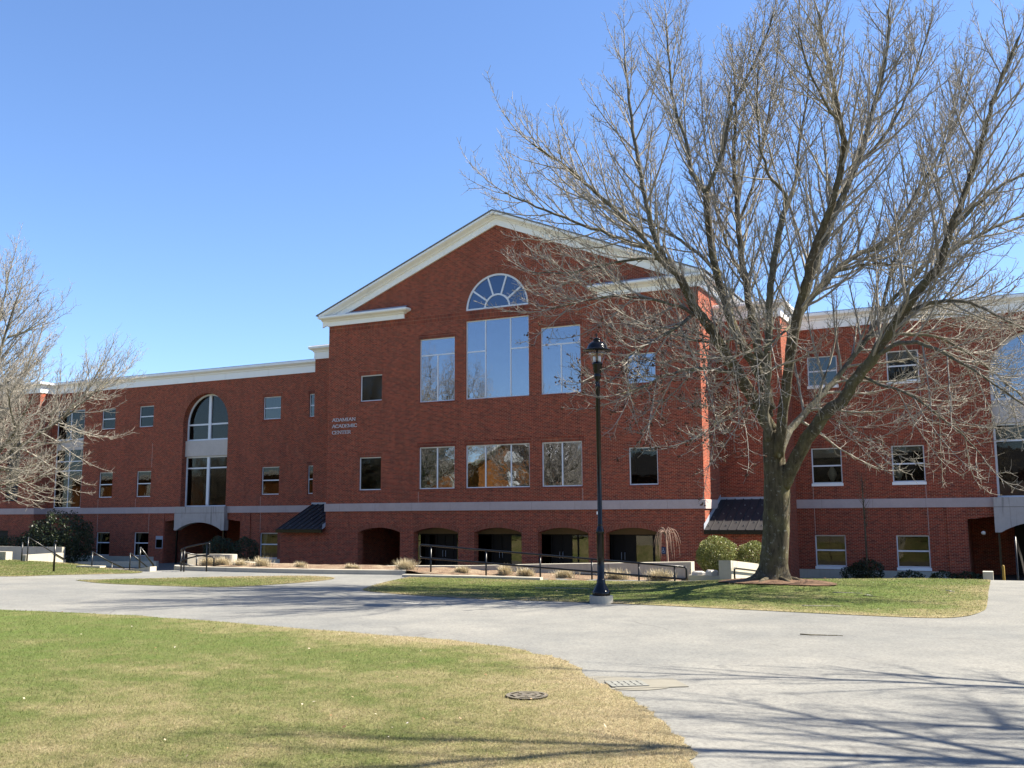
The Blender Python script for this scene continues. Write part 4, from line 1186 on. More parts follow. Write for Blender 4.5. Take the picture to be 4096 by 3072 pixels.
# --- shrubs built of small leaves over a twig frame
def shrub(name, loc, blobs, n, leaf, material, label, cat='shrub', seed=1, group=None, stems=7, stem_mat='limb', jit=.10):
    r = np.random.default_rng(seed)
    o = thing(name, loc, label, cat, group)
    cs_ = []
    vol = np.array([b[3] * b[4] * b[5] for b in blobs]); vol = vol / vol.sum()
    for b, w in zip(blobs, vol):
        k = int(n * w)
        d = r.normal(0, 1, (k, 3)); d /= np.linalg.norm(d, axis=1)[:, None]
        lump = 1 + jit * (np.sin(d[:, 0] * 7 + b[0] * 3) * np.cos(d[:, 1] * 6 + 1) + .7 * np.sin(d[:, 2] * 9 + d[:, 0] * 5))
        rad = (.55 + .45 * r.uniform(0, 1, k) ** .35) * lump
        cs_.append(np.array(b[:3]) + d * rad[:, None] * np.array(b[3:6]))
    c = np.concatenate(cs_); k = len(c)
    u = r.normal(0, 1, (k, 3)); u /= np.linalg.norm(u, axis=1)[:, None]
    w = np.cross(u, r.normal(0, 1, (k, 3))); w /= np.linalg.norm(w, axis=1)[:, None]
    L = leaf * r.uniform(.6, 1.3, k)[:, None]
    V = np.stack([c - u * L * .5, c + w * L * .28, c + u * L * .5, c - w * L * .28], 1).reshape(-1, 3)
    F = np.arange(4 * k).reshape(-1, 4)
    np_mesh('foliage', V, F, M[material], o)
    m = MB()
    for i in range(stems):
        b = blobs[i % len(blobs)]
        q = np.array(b[:3]) + r.normal(0, .35, 3) * np.array(b[3:6])
        p0 = np.array((loc[0] + (b[0] - loc[0]) * .5 + r.normal(0, .05), loc[1] + r.normal(0, .05), loc[2]))
        m.tube([p0, (p0 + q) / 2 + r.normal(0, .05, 3), q], [.022, .015, .006], 5)
    m.build('stems', M[stem_mat], o)
    return o
shrub('round_shrub', (15.95, -16.9, -.15), [(15.98, -16.9, .56, .60, .58, .50), (15.85, -16.9, .40, .5, .5, .42)], 12000, .045, 'leaf', 'larger rounded yellow-green shrub in sun left of the big tree', seed=4, group=None, stems=16, jit=.06)
shrub('round_shrub', (17.05, -16.4, -.15), [(16.98, -16.4, .48, .52, .5, .42)], 7500, .045, 'leaf', 'smaller rounded yellow-green shrub tucked against the big tree trunk', seed=5, stems=10, jit=.06)
shrub('round_shrub', (-18.3, -.6, PLAZA), [(-18.3, -.6, -.45, 1.0, .9, .95)], 5000, .09, 'leaf_dark', 'dark clipped ball shrub in shade right of the left porch', seed=6)
shrub('round_shrub', (-16.5, -.4, PLAZA), [(-16.5, -.4, -.45, .86, .8, .93)], 5000, .09, 'leaf_dark', 'dark clipped ball shrub in shade beside the ground floor window', seed=7)
shrub('tall_evergreen', (-34.6, 1.4, PLAZA), [(-34.4, 1.4, .4, 2.6, 1.6, 1.7), (-36.3, 1.4, -.1, 1.7, 1.3, 1.3), (-32.9, 1.2, -.2, 1.6, 1.3, 1.5)], 12000, .14, 'leaf_dark', 'huge dark evergreen mass in shade under the left wing corner', seed=8)
shrub('clipped_hedge', (-38, .6, PLAZA), [(-43 + i * .95, .6, -.1, .75, .5, .58) for i in range(12)], 9000, .11, 'leaf_dark', 'long dark clipped hedge above the grey planter wall', cat='hedge', seed=9, stems=12)
shrub('low_juniper', (18.6, 3.6, PLAZA), [(17.7, 3.6, -1.0, .75, .6, .55), (17.2, 3.5, -1.15, .7, .5, .42)], 4000, .09, 'leaf_dark', 'dark ragged shrub in front of the nearest ground floor window right of the tree', seed=10)
for i, (x, lab) in enumerate(((19.6, 'low dark shrub on the plaza between two right wing windows'), (21.0, 'low dark mound shrub under the rightmost ground floor window'), (22.0, 'low dark mound shrub at the right porch pilaster'))):
    shrub('low_juniper', (x, 3.4, PLAZA), [(x, 3.4, -1.25, .62, .5, .32)], 1500, .08, 'leaf_dark', lab, seed=20 + i, stems=4)
# slender dark young tree against the right wing
o = thing('slender_tree', (17.75, 3.2, PLAZA), 'thin leafless young tree in shade against the right wing', 'tree')
m = MB(); m.tube([(17.75, 3.2, PLAZA), (17.74, 3.2, .8), (17.72, 3.2, 2.2), (17.70, 3.2, 3.6)], [.05, .042, .032, .008], 7); m.build('trunk', M['bark'], o)
m = MB(); r_ = np.random.default_rng(12)
for i in range(46):
    z = r_.uniform(.9, 3.4); a = r_.uniform(0, 2*math.pi); L = r_.uniform(.3, .75) * (1 - (z - 2) ** 2 * .12)
    p = np.array((17.73, 3.2, z)); d = np.array((math.cos(a) * .55, math.sin(a) * .55, .8)) * L
    m.tube([p, p + d * .5, p + d + np.array((0, 0, .08))], [.010, .007, .004], 4)
m.build('branches', M['bark'], o)

# --- dry ornamental grass clumps in the bed
def clump(x, y, size, n, seed, label):
    r = np.random.default_rng(seed); z = float(bed_z(x, y))
    o = thing('grass_clump', (x, y, z), label, 'dry grass', 'dry grass clumps in the mulch bed')
    n = int(n * 1.7); a = r.uniform(0, 2*np.pi, n); ln = r.uniform(.1, .95, n); size = size * r.uniform(.85, 1.2); n = int(n); h = size * r.uniform(.45, 1.0, n)
    b = np.stack([x + r.normal(0, size*(.2 + .25 * r.random()), n), y + r.normal(0, size*.14, n), np.full(n, z - .02)], -1)
    d = np.stack([np.cos(a) * ln, np.sin(a) * ln, np.ones(n)], -1); d /= np.linalg.norm(d, axis=1)[:, None]
    s = np.stack([-np.sin(a), np.cos(a), np.zeros(n)], -1) * .0045
    mid = b + d * h[:, None] * .6; tip = b + d * h[:, None] + np.stack([np.cos(a)*.06*ln, np.sin(a)*.06*ln, -.06*ln], -1) * size * 2
    V = np.stack([b - s, b + s, mid + s, mid - s, tip - s*.3, tip + s*.3], 1).reshape(-1, 3)
    i = np.arange(n)[:, None] * 6
    F = np.concatenate([i + np.array([0,1,2,3]), i + np.array([3,2,5,4])])
    np_mesh('blades', V, F, M['straw'], o)
    return o
for i, (x, y, s, n, lab) in enumerate(((.15,-20.95,.34,420,'big dry grass clump at the curled handrail'),(.75,-20.95,.32,380,'dry grass clump second from the curled handrail'),(1.5,-20.95,.26,240,'low dry grass clump in front of the curved wall tip'),
        (2.35,-20.9,.34,300,'tallest dry grass tuft left of the bed middle'),(3.9,-20.95,.26,240,'small dry grass tuft below the metal lean-to roof'),(5.75,-20.9,.22,190,'dry grass tuft below the leftmost arch'),(6.0,-20.95,.20,120,'sparse dry grass wisps near the leftmost arch'),
        (7.75,-20.9,.36,420,'dense dry grass clump left of the long handrail end'),(9.6,-20.85,.30,320,'dry grass clump between the first two rail posts'),(11.0,-20.85,.34,360,'dry grass clump behind the second rail post'),(11.65,-20.85,.33,360,'dry grass clump left of the third rail post'),
        (12.8,-20.85,.28,320,'dry grass clump right of the third rail post'),(14.3,-20.85,.36,300,'dry grass clump behind the lamp post'),(15.55,-20.95,.36,460,'dense dry grass clump by the shaded wall near the pier'))):
    clump(x, y, s, n, 40 + i, lab)

# --- weeping standard tree
o = thing('weeping_tree', (13.05, -12.4, PLAZA), 'small leafless weeping tree on a pale straight stem', 'tree')
wx, wy = 13.05, -12.4
m = MB(); m.tube([(wx+.05, wy, PLAZA), (wx+.02, wy, -.4), (wx-.02, wy, .6), (wx-.04, wy, .98)], [.04, .033, .03, .028], 7); m.build('trunk', M['weep'], o)
m = MB(); r_ = np.random.default_rng(5)
for i in range(36):
    a = r_.uniform(0, 2*math.pi); rr = r_.uniform(.12, .46); top = r_.uniform(.08, .30); dr = r_.uniform(.1, .85)
    p0 = np.array((wx - .04, wy, .95)); c, s = math.cos(a), math.sin(a)
    pts = [p0, p0 + np.array((c*rr*.35, s*rr*.35, top)), p0 + np.array((c*rr*.75, s*rr*.75, top*.75)), p0 + np.array((c*rr, s*rr, -dr*.4)), p0 + np.array((c*rr*1.08, s*rr*1.08, -dr))]
    m.tube(catmull(pts, 3), np.linspace(.012, .005, 13), 4)
m.build('hanging_branches', M['weep'], o)

# --- litter on lawn and road: fallen twigs (things), specks of dead leaf (uncountable)
tw = [((13.9,-25.0),(15.1,-24.75),'pale fallen stick on the grass right of the lamp post'),((20.35,-24.3),(20.9,-24.4),'pale fallen stick on the lawn right of the big tree'),((21.0,-24.6),(21.35,-24.85),'curved dark fallen stick on the lawn right of the big tree'),
      ((20.2,-27.2),(20.9,-27.0),'fallen stick on the lawn edge by the road'),((22.4,-22.4),(22.6,-22.9),'hooked fallen stick near the right path'),((20.95,-31.25),(21.5,-31.25),'dark fallen stick lying on the road')]
for i, (a, b, lab) in enumerate(tw):
    z0 = float(H(*a)) + (.0 if 'road' in lab and 'edge' not in lab else .03)
    o = thing('fallen_stick', (a[0], a[1], z0), lab, 'stick'); r_ = np.random.default_rng(60 + i)
    A_, B_ = np.array((*a, z0 + .008)), np.array((*b, z0 + .010)); n = 6
    pts = [A_ + (B_ - A_) * k / n + np.array((*r_.normal(0, .025, 2), 0)) for k in range(n + 1)]
    m = MB(); m.tube(pts, np.linspace(.010, .005, n + 1), 5); m.build('twig', M['bark' if 'dark' in lab else 'twig'], o)
r_ = np.random.default_rng(77); n = 200
x = r_.uniform(5, 22, n); y = r_.uniform(-42, -33, n); k = inside(x, y, front_poly); x, y = x[k], y[k]
x2 = r_.uniform(9, 23, 240); y2 = r_.uniform(-28, -18, 240); k = inside(x2, y2, right_lawn); x = np.concatenate([x, x2[k]]); y = np.concatenate([y, y2[k]]); n = len(x)
c = np.stack([x, y, H(x, y) + .036], -1); a = r_.uniform(0, 6.28, n); L = (r_.uniform(.008, .022, n))[:, None]
u = np.stack([np.cos(a), np.sin(a), r_.normal(0, .35, n)], -1); w = np.stack([-np.sin(a), np.cos(a), r_.normal(0, .35, n)], -1)
V = np.stack([c - u*L, c + w*L*.6, c + u*L, c - w*L*.6], 1).reshape(-1, 3)
t = NT('dead_leaf'); rn = t.n('ShaderNodeNewGeometry').outputs['Random Per Island']
lm = t.done(t.ramp(rn, [(.0, (.10, .06, .035)), (.45, (.30, .19, .10)), (.7, (.36, .30, .22)), (1., (.5, .46, .4))]), .9, .1)
tag(np_mesh('dead_leaves', V, np.arange(4*n).reshape(-1, 4), lm), 'scattered specks of dead leaf on the lawns', 'dead leaves', kind='stuff')

# ================================================================ TREES
LIMBS={
'T':[-0.0,0.0,-0.03,0.36,0.04,-0.04,0.4,0.31,0.13,-0.13,1.3,0.295,0.19,-0.23,2.15,0.285,0.17,-0.34,2.83,0.24,0.17,-0.42,3.42,0.2],
'A':[0.17,-0.42,3.42,0.17,-0.08,-0.76,3.99,0.16,-0.38,-1.14,4.69,0.15,-0.59,-1.44,5.09,0.14,-0.73,-1.69,5.48,0.13,-0.9,-1.96,5.8,0.12,-1.08,-2.22,6.14,0.11,-1.3,-2.55,6.77,0.1],
'A1':[-1.3,-2.55,6.77,0.085,-1.59,-2.66,7.18,0.076,-1.78,-2.74,7.7,0.068,-1.91,-2.81,8.38,0.059,-2.03,-2.9,9.25,0.051,-2.12,-2.95,9.95,0.042,-2.19,-3.03,10.88,0.034,-2.25,-3.1,11.8,0.025],
'A2':[-1.3,-2.55,6.77,0.07,-1.52,-3.02,7.01,0.062,-1.76,-3.52,7.43,0.053,-2.2,-4.14,7.99,0.045,-2.63,-4.75,8.48,0.037,-3.01,-5.3,8.8,0.028,-3.33,-5.82,9.06,0.02],
'A3':[-1.51,-2.71,7.14,0.05,-2.02,-3.1,7.42,0.044,-2.71,-3.57,7.71,0.037,-3.39,-4.04,7.99,0.031,-4.07,-4.51,8.28,0.024,-4.47,-4.84,8.5,0.018],
'A4':[-1.05,-1.98,6.05,0.05,-1.39,-2.57,5.6,0.042,-1.71,-3.15,5.25,0.034,-2.22,-3.81,4.76,0.026,-2.46,-4.37,4.49,0.018],
'A5':[-0.59,-1.22,4.74,0.05,-0.78,-1.85,4.72,0.043,-0.99,-2.49,4.66,0.036,-1.42,-3.22,4.47,0.03,-1.73,-3.87,4.16,0.023,-2.01,-4.51,3.96,0.016],
'A6':[-0.92,-1.89,5.86,0.045,-1.24,-2.33,6.05,0.039,-1.71,-2.83,6.19,0.033,-2.36,-3.41,6.25,0.027,-3.02,-3.96,6.1,0.021,-3.57,-4.45,5.88,0.015],
'A7':[-1.57,-2.74,7.16,0.04,-2.35,-2.48,7.29,0.034,-3.33,-2.29,7.29,0.028,-4.25,-2.07,7.28,0.021,-5.2,-1.89,7.46,0.015],
'B':[0.16,-0.39,3.91,0.14,-0.02,-0.38,4.66,0.133,-0.24,-0.35,5.11,0.126,-0.53,-0.36,5.67,0.119,-0.79,-0.4,6.46,0.113,-0.93,-0.33,6.93,0.106,-1.08,-0.31,7.73,0.099,-1.19,-0.32,8.87,0.092,-1.24,-0.21,9.35,0.085],
'B1':[-1.24,-0.21,9.35,0.065,-1.58,-0.24,9.97,0.056,-1.65,-0.15,10.59,0.047,-1.97,-0.26,11.79,0.038,-2.07,-0.25,12.94,0.029,-2.12,-0.21,14.02,0.02],
'B2':[-1.24,-0.21,9.35,0.065,-0.75,-0.26,10.4,0.056,-0.5,-0.39,11.25,0.048,-0.29,-0.48,11.62,0.039,0.29,-0.48,12.65,0.031,0.63,-0.56,13.42,0.022],
'B3':[-0.96,-0.43,7.26,0.05,-1.53,-0.36,7.92,0.043,-2.23,-0.34,8.49,0.036,-2.95,-0.32,8.96,0.029,-3.8,-0.36,9.43,0.022,-4.67,-0.42,9.92,0.015],
'B4':[-0.52,-0.42,5.66,0.045,-1.02,0.01,5.64,0.037,-1.68,0.33,5.8,0.03,-2.46,0.58,6.09,0.022,-3.17,0.87,6.3,0.015],
'C':[0.08,-0.29,3.75,0.13,-0.09,-0.16,4.82,0.119,-0.21,0.02,5.69,0.108,-0.34,0.23,6.4,0.097,-0.51,0.35,7.5,0.086,-0.63,0.49,8.69,0.074,-0.7,0.68,9.72,0.063,-0.78,0.88,10.65,0.052,-0.72,1.1,11.86,0.041,-0.78,1.27,13.11,0.03],
'C1':[-0.49,0.38,7.15,0.05,-0.79,0.56,7.82,0.044,-1.1,0.72,8.62,0.039,-1.3,0.93,9.44,0.033,-1.45,1.15,10.4,0.027,-1.64,1.3,11.62,0.022,-1.72,1.51,12.89,0.016],
'C2':[-0.77,1.11,8.88,0.05,-0.48,1.25,9.65,0.043,-0.23,1.36,10.51,0.036,-0.03,1.43,11.5,0.03,0.2,1.49,12.61,0.023,0.34,1.5,13.73,0.016],
'S':[0.14,-0.52,3.2,0.12,0.1,-0.76,3.71,0.113,0.19,-0.95,4.32,0.106,0.28,-1.13,4.82,0.099,0.39,-1.35,5.73,0.091,0.51,-1.56,6.55,0.084,0.76,-1.74,7.61,0.077,0.94,-1.87,8.12,0.07],
'S1':[0.94,-1.87,8.12,0.05,0.98,-2.02,8.46,0.044,0.79,-2.26,8.72,0.039,0.69,-2.46,8.94,0.033,0.62,-2.69,9.55,0.027,0.65,-2.9,10.3,0.022,0.76,-3.07,11.05,0.016],
'S2':[0.94,-1.87,8.12,0.05,1.08,-1.58,8.57,0.043,1.17,-1.34,9.27,0.036,1.24,-1.13,10.1,0.03,1.4,-0.91,11.04,0.023,1.47,-0.74,12.12,0.016],
'E':[0.3,-0.5,2.82,0.14,0.49,-0.78,3.69,0.13,0.72,-1.06,4.7,0.12,0.98,-1.33,5.7,0.11,1.26,-1.55,6.47,0.1,1.55,-1.78,7.33,0.09,1.87,-1.94,7.85,0.08,2.26,-2.17,8.99,0.07,2.29,-2.49,9.64,0.06,2.19,-2.93,10.58,0.05,2.12,-3.29,11.15,0.04,2.1,-3.62,11.64,0.03],
'E2':[0.67,-0.73,4.85,0.12,0.82,-0.64,5.6,0.112,1.03,-0.53,6.36,0.103,1.36,-0.39,7.33,0.095,1.74,-0.22,8.35,0.086,2.32,-0.01,9.64,0.077,2.51,0.12,10.26,0.069,2.7,0.23,10.99,0.061,2.94,0.35,11.84,0.052,3.09,0.43,12.66,0.043,3.15,0.46,13.43,0.035],
'E3':[2.3,0.15,9.69,0.05,2.67,0.39,10.04,0.044,3.1,0.61,10.72,0.037,3.43,0.79,11.42,0.031,3.72,0.92,12.22,0.024,4.02,1.05,13.15,0.018],
'E4':[2.28,-2.45,9.66,0.04,2.2,-2.91,9.69,0.034,2.03,-3.47,10.0,0.028,1.87,-4.04,10.49,0.022,1.85,-4.54,10.94,0.016],
'G':[0.33,-0.27,2.14,0.19,0.54,-0.34,2.51,0.182,0.8,-0.4,2.97,0.173,1.09,-0.45,3.37,0.165,1.46,-0.45,3.8,0.156,1.76,-0.46,4.02,0.148,2.07,-0.5,4.47,0.139,2.42,-0.51,4.86,0.131,2.77,-0.54,5.39,0.123,3.02,-0.59,5.7,0.114,3.34,-0.62,6.16,0.106,3.66,-0.64,6.52,0.097,3.95,-0.67,6.85,0.089,4.19,-0.77,7.51,0.081,4.47,-0.84,8.11,0.072,4.76,-0.94,8.86,0.064,4.94,-1.05,9.34,0.055,5.17,-1.16,10.03,0.047,5.4,-1.25,10.59,0.038,5.76,-1.31,11.32,0.03],
'G1':[3.13,-0.45,5.84,0.06,3.71,-0.63,6.01,0.05,4.35,-0.76,5.97,0.039,4.95,-0.86,5.59,0.028,5.6,-0.92,5.13,0.018],
'G2':[3.84,-0.45,6.75,0.06,4.22,-0.11,7.25,0.05,4.89,0.37,7.71,0.04,5.56,0.88,8.07,0.03,6.33,1.45,8.33,0.02],
'G3':[2.35,-0.45,4.82,0.06,2.92,-0.71,5.15,0.051,3.58,-0.87,5.07,0.042,4.19,-1.0,4.65,0.034,4.85,-1.09,4.11,0.025,5.4,-1.23,3.59,0.016],
'G4':[4.18,-0.52,7.58,0.055,4.55,-0.31,7.99,0.046,5.12,-0.02,8.51,0.037,5.79,0.33,8.94,0.029,6.46,0.68,9.36,0.02],
'G5':[2.68,-0.59,5.29,0.05,3.17,-0.04,5.49,0.042,3.89,0.67,5.39,0.033,4.69,1.49,4.85,0.025,5.41,2.29,4.15,0.016],
'G6':[2.17,-0.28,4.59,0.04,2.57,-0.5,4.33,0.034,3.14,-0.63,4.08,0.029,3.67,-0.75,3.64,0.023,4.18,-0.87,3.11,0.018,4.51,-1.09,2.66,0.012],
'H':[0.26,-0.18,2.84,0.11,0.39,0.11,3.33,0.102,0.6,0.45,3.68,0.095,0.99,0.87,4.2,0.087,1.24,1.24,4.55,0.079,1.52,1.61,4.98,0.071,2.03,2.05,5.73,0.064,2.42,2.43,6.44,0.056,2.92,2.86,7.18,0.048,3.58,3.38,7.94,0.04,4.14,3.85,8.6,0.033,4.83,4.36,9.51,0.025],
'H1':[2.05,1.86,5.69,0.045,2.56,2.62,6.22,0.037,3.27,3.52,6.55,0.03,4.1,4.51,6.65,0.022,4.97,5.53,6.63,0.015],
'H2':[2.44,2.28,6.41,0.05,2.63,2.5,7.37,0.045,2.99,2.79,8.36,0.039,3.45,3.13,9.36,0.034,3.94,3.47,10.5,0.029,4.33,3.73,11.77,0.023,4.62,3.95,13.07,0.018],
'K':[0.63,-0.46,5.21,0.09,0.78,-0.21,5.97,0.083,1.13,0.16,6.59,0.076,1.56,0.58,7.18,0.07,2.03,1.04,7.66,0.063,2.62,1.57,8.03,0.056,3.08,1.98,8.76,0.049,3.56,2.37,9.7,0.042,4.04,2.77,10.59,0.036,4.48,3.14,11.56,0.029,4.83,3.44,12.68,0.022],
'K1':[1.56,0.6,7.19,0.045,2.03,1.19,7.45,0.037,2.7,1.9,7.59,0.029,3.38,2.64,7.5,0.022,4.08,3.41,7.29,0.014],
'M':[0.86,-0.67,5.83,0.035,0.7,-1.43,5.48,0.03,0.54,-2.19,5.12,0.024,0.23,-3.03,4.87,0.018,-0.06,-3.85,4.48,0.013],
'N':[0.97,-0.37,3.44,0.012,1.52,-0.91,3.58,0.011,2.14,-1.34,3.26,0.009,2.72,-1.79,2.92,0.008],
'N2':[-0.11,-0.65,4.0,0.03,-0.25,-1.6,3.86,0.023,-0.43,-2.54,3.53,0.017,-0.5,-3.44,3.27,0.01]}

def rot_about(d, ax, ang):
    c, s = math.cos(ang), math.sin(ang)
    return d * c + np.cross(ax, d) * s + ax * (ax @ d) * (1 - c)
def unit(v): return v / (np.linalg.norm(v) + 1e-9)

class Tree:
    def __init__(s, seed, dens=1.0, rmin=.0034, droop_z=5.2):
        s.r = random.Random(seed); s.buf = {}; s.dens = dens; s.rmin = rmin; s.tips = []; s.droop_z = droop_z
    def put(s, pts, rad, sides, kind='crown'):
        s.buf.setdefault((len(pts), sides), []).append((pts, rad))
    def grow(s, p, d, L, r0, r1, n, trop, wob):
        pts = [p]; q = p; st = L / n
        for i in range(n):
            t = (i + 1) / n
            up = trop(t) if callable(trop) else trop
            d = unit(d + np.array((s.r.gauss(0, wob), s.r.gauss(0, wob), s.r.gauss(0, wob) + up)))
            q = q + d * st; pts.append(q)
        rad = [r0 + (r1 - r0) * i / n for i in range(n + 1)]
        return pts, rad
    def kids(s, pts, rad, step, s0, fn, pair=False):
        seg = [np.linalg.norm(pts[i+1] - pts[i]) for i in range(len(pts) - 1)]; L = sum(seg); x = s0 * L + s.r.uniform(0, step); az = s.r.uniform(0, 6.28)
        while x < L * .985:
            a = 0; i = 0
            while i < len(seg) - 1 and a + seg[i] < x: a += seg[i]; i += 1
            t = (x - a) / seg[i]; p = pts[i] + (pts[i+1] - pts[i]) * t; d = unit(pts[i+1] - pts[i]); r = rad[i] + (rad[i+1] - rad[i]) * t
            ref = np.array((0, 0, 1.)) if abs(d[2]) < .93 else np.array((1., 0, 0))
            side = rot_about(unit(np.cross(d, ref)), d, az)
            fn(p, d, side, r, x, L)
            if pair: fn(p, d, -side, r, x, L)
            az += 2.4 + s.r.gauss(0, .3); x += step * s.r.uniform(.65, 1.35)
    def branch1(s, p, d, L, r):
        low = p[2] < s.droop_z
        tr = (lambda t: -.09 if t < .45 else .10) if low and d[2] < .45 else (lambda t: .03 if t < .25 else .105)
        n = max(4, int(L / .28))
        pts, rad = s.grow(p, d, L, r, .009, n, tr, .045)
        s.put(pts, rad, 5)
        s.kids(pts, rad, .20 / s.dens, .12, s.branch2)
        s.branch2(pts[-1], unit(pts[-1] - pts[-2]), np.zeros(3), rad[-1], 0, 1)
    def branch2(s, p, d, side, r, x, L):
        a = R(s.r.uniform(24, 50)) if x else 0
        dd = unit(d * math.cos(a) + side * math.sin(a) + np.array((0, 0, .06)))
        LL = s.r.uniform(.3, .85) * (1 - .45 * x / L)
        pts, rad = s.grow(p, dd, LL, min(r * .75, .0090), .0050, 4, .11, .09)
        s.put(pts, rad, 4)
        s.kids(pts, rad, .125 / s.dens, .15, s.twig, pair=s.r.random() < .5)
        s.tips.append(pts[-1])
    def twig(s, p, d, side, r, x, L):
        a = R(s.r.uniform(35, 65)); dd = unit(d * math.cos(a) + side * math.sin(a))
        pts, rad = s.grow(p, dd, s.r.uniform(.07, .28), .0048, s.rmin, 2, .22, .10)
        s.put(pts, rad, 3)
        if s.r.random() < .02: s.tips.append(pts[-1])
    def limb(s, pts, rad, s0=.15, step=.30, lmax=2.4):
        def kid(p, d, side, r, x, L):
            rest = L - x
            a = R(s.r.uniform(24, 46) if p[2] > s.droop_z else s.r.uniform(35, 62)); dd = unit(d * math.cos(a) + side * math.sin(a))
            LL = min(lmax, s.r.uniform(.5, 1.2) * (.75 + .42 * rest))
            s.branch1(p, dd, LL, min(r * .55, .008 + .012 * LL))
        s.kids(pts, rad, step / s.dens, s0, kid)
        d = unit(pts[-1] - pts[-2]); s.branch1(pts[-1], d, .9, rad[-1] * .8)
    def crown(s, name, material, parent, org):
        Vs, Fs, off = [], [], 0; Q = []
        for (n, k), items in s.buf.items():
            P = np.array([i[0] for i in items]); Rd = np.array([i[1] for i in items]); m = len(P)
            T = np.gradient(P, axis=1); T /= np.linalg.norm(T, axis=2, keepdims=True) + 1e-9
            ref = np.where(np.abs(T[..., 2:3]) < .9, np.array((0, 0, 1.)), np.array((1., 0, 0)))
            U = np.cross(T, ref); U /= np.linalg.norm(U, axis=2, keepdims=True) + 1e-9
            W = np.cross(T, U)
            ang = np.arange(k) * 2 * np.pi / k
            V = P[:, :, None, :] + Rd[:, :, None, None] * (np.cos(ang)[None, None, :, None] * U[:, :, None, :] + np.sin(ang)[None, None, :, None] * W[:, :, None, :])
            b = (off + np.arange(m)[:, None, None] * n * k + np.arange(n - 1)[None, :, None] * k)
            j = np.arange(k)[None, None, :]; j2 = (j + 1) % k
            Q.append(np.stack([b + j, b + j2, b + k + j2, b + k + j], -1).reshape(-1, 4))
            Vs.append(V.reshape(-1, 3)); off += m * n * k
        return np_mesh(name, np.concatenate(Vs) + org, np.concatenate(Q), material, parent, smooth=True)

def smooth_limb(pts, rad, k=4, wob=.0, rnd=None):
    P = catmull(pts, k); t = np.linspace(0, len(rad) - 1, len(P)); Rr = np.interp(t, range(len(rad)), rad)
    if rnd:
        for i in range(1, len(P) - 1): P[i] = P[i] + np.array([rnd.gauss(0, wob) for _ in range(3)])
    return P, list(Rr)

def trunk_mesh(parent, pts, rad, org, roots=True, name='trunk', seed=1):
    rn = np.random.default_rng(seed)
    m = MB(); P, Rr = smooth_limb(pts, rad, 6)
    P = [p + org for p in P]; sides = 22
    v = []; f = []
    tan = np.gradient(np.array(P), axis=0)
    for i, (p, r) in enumerate(zip(P, Rr)):
        t = unit(tan[i]); u = unit(np.cross(t, np.array((0, 1., .01)))); w = np.cross(t, u)
        h = p[2] - org[2]
        for k in range(sides):
            a = 2 * math.pi * k / sides
            fl = 1 + (.75 * math.exp(-max(h, 0) / .12) * (.35 + .65 * max(0, math.sin(a * 2.5 + 1)) ** 2) if roots else 0)
            rr = r * fl * (1 + .05 * math.sin(a * 5 + h * 1.3) + .025 * rn.normal())
            v.append(p + rr * (math.cos(a) * u + math.sin(a) * w))
    n = len(P)
    f = [(i*sides+k, i*sides+(k+1)%sides, (i+1)*sides+(k+1)%sides, (i+1)*sides+k) for i in range(n-1) for k in range(sides)]
    f += [tuple(range(sides - 1, -1, -1)), tuple((n-1)*sides + k for k in range(sides))]
    m.add(v, f, True)
    if roots:
        for k in range(7):
            a = 2 * math.pi * k / 7 + rn.normal() * .2; L = rn.uniform(.55, .95)
            q = [org + np.array((math.cos(a) * s, math.sin(a) * s, z)) for s, z in ((.20, .10), (.34, .05), (L * .75, .012), (L, -.06))]
            m.tube(catmull(q, 3), np.linspace(.09, .03, 10), 7)
    return m.build(name, M['bark'], parent)

def seeds(name, tree, org, parent, cond, n, seed):
    r = np.random.default_rng(seed); T = [p for p in tree.tips if cond(p)]
    if not T: return
    T = [T[i] for i in r.choice(len(T), min(n, len(T)), replace=False)]
    V, F = [], []
    base = np.array([(1,0,0),(-1,0,0),(0,1,0),(0,-1,0),(0,0,1),(0,0,-1)], float); tri = [(0,2,4),(2,1,4),(1,3,4),(3,0,4),(2,0,5),(1,2,5),(3,1,5),(0,3,5)]
    k = 0
    for p in T:
        for q in range(r.integers(2, 5)):
            c = p + org + r.normal(0, .03, 3); s = r.uniform(.012, .032)
            V.append(c + base * s * r.uniform(.7, 1.3, (6, 3))); F += [tuple(k * 6 + i for i in t) for t in tri]; k += 1
    o = np_mesh(name, np.concatenate(V), np.array(F), M['seed'], parent); tag(o, kind='stuff')

def build_tree(name, org, limbs, label, group=None, seed=1, dens=1.0, roots=True, droop=5.2, seed_cond=None, nseed=500, skip=()):
    org = np.array(org, float)
    root = thing(name, org, label, 'tree', group)
    T = Tree(seed, dens, droop_z=droop)
    for key, flatv in limbs.items():
        a = np.array(flatv, float).reshape(-1, 4); pts = [p for p in a[:, :3]]; rad = list(a[:, 3])
        if key == 'T':
            trunk_mesh(root, pts, rad, org, roots, seed=seed); continue
        P, Rr = smooth_limb(pts, [q * .92 for q in rad], 4, .012, T.r)
        m = MB(); m.tube([p + org for p in P], Rr, 10); m.build('limb', M['limb' if rad[0] < .13 else 'bark'], root)
        T.limb(P, Rr, .30 if rad[0] > .11 else .12, .24)
    T.crown('crown', M['twig'], root, org)
    if seed_cond: seeds('seed_clusters', T, org, root, seed_cond, nseed, seed)
    return root, T

big, TT = build_tree('bare_tree', TREE, LIMBS, 'large bare spreading tree on the lawn right of the lamp post', seed=11, dens=1.24,
                     seed_cond=lambda p: p[2] < 5.6 and p[0] < .5, nseed=420)
print('crown tips', len(TT.tips))

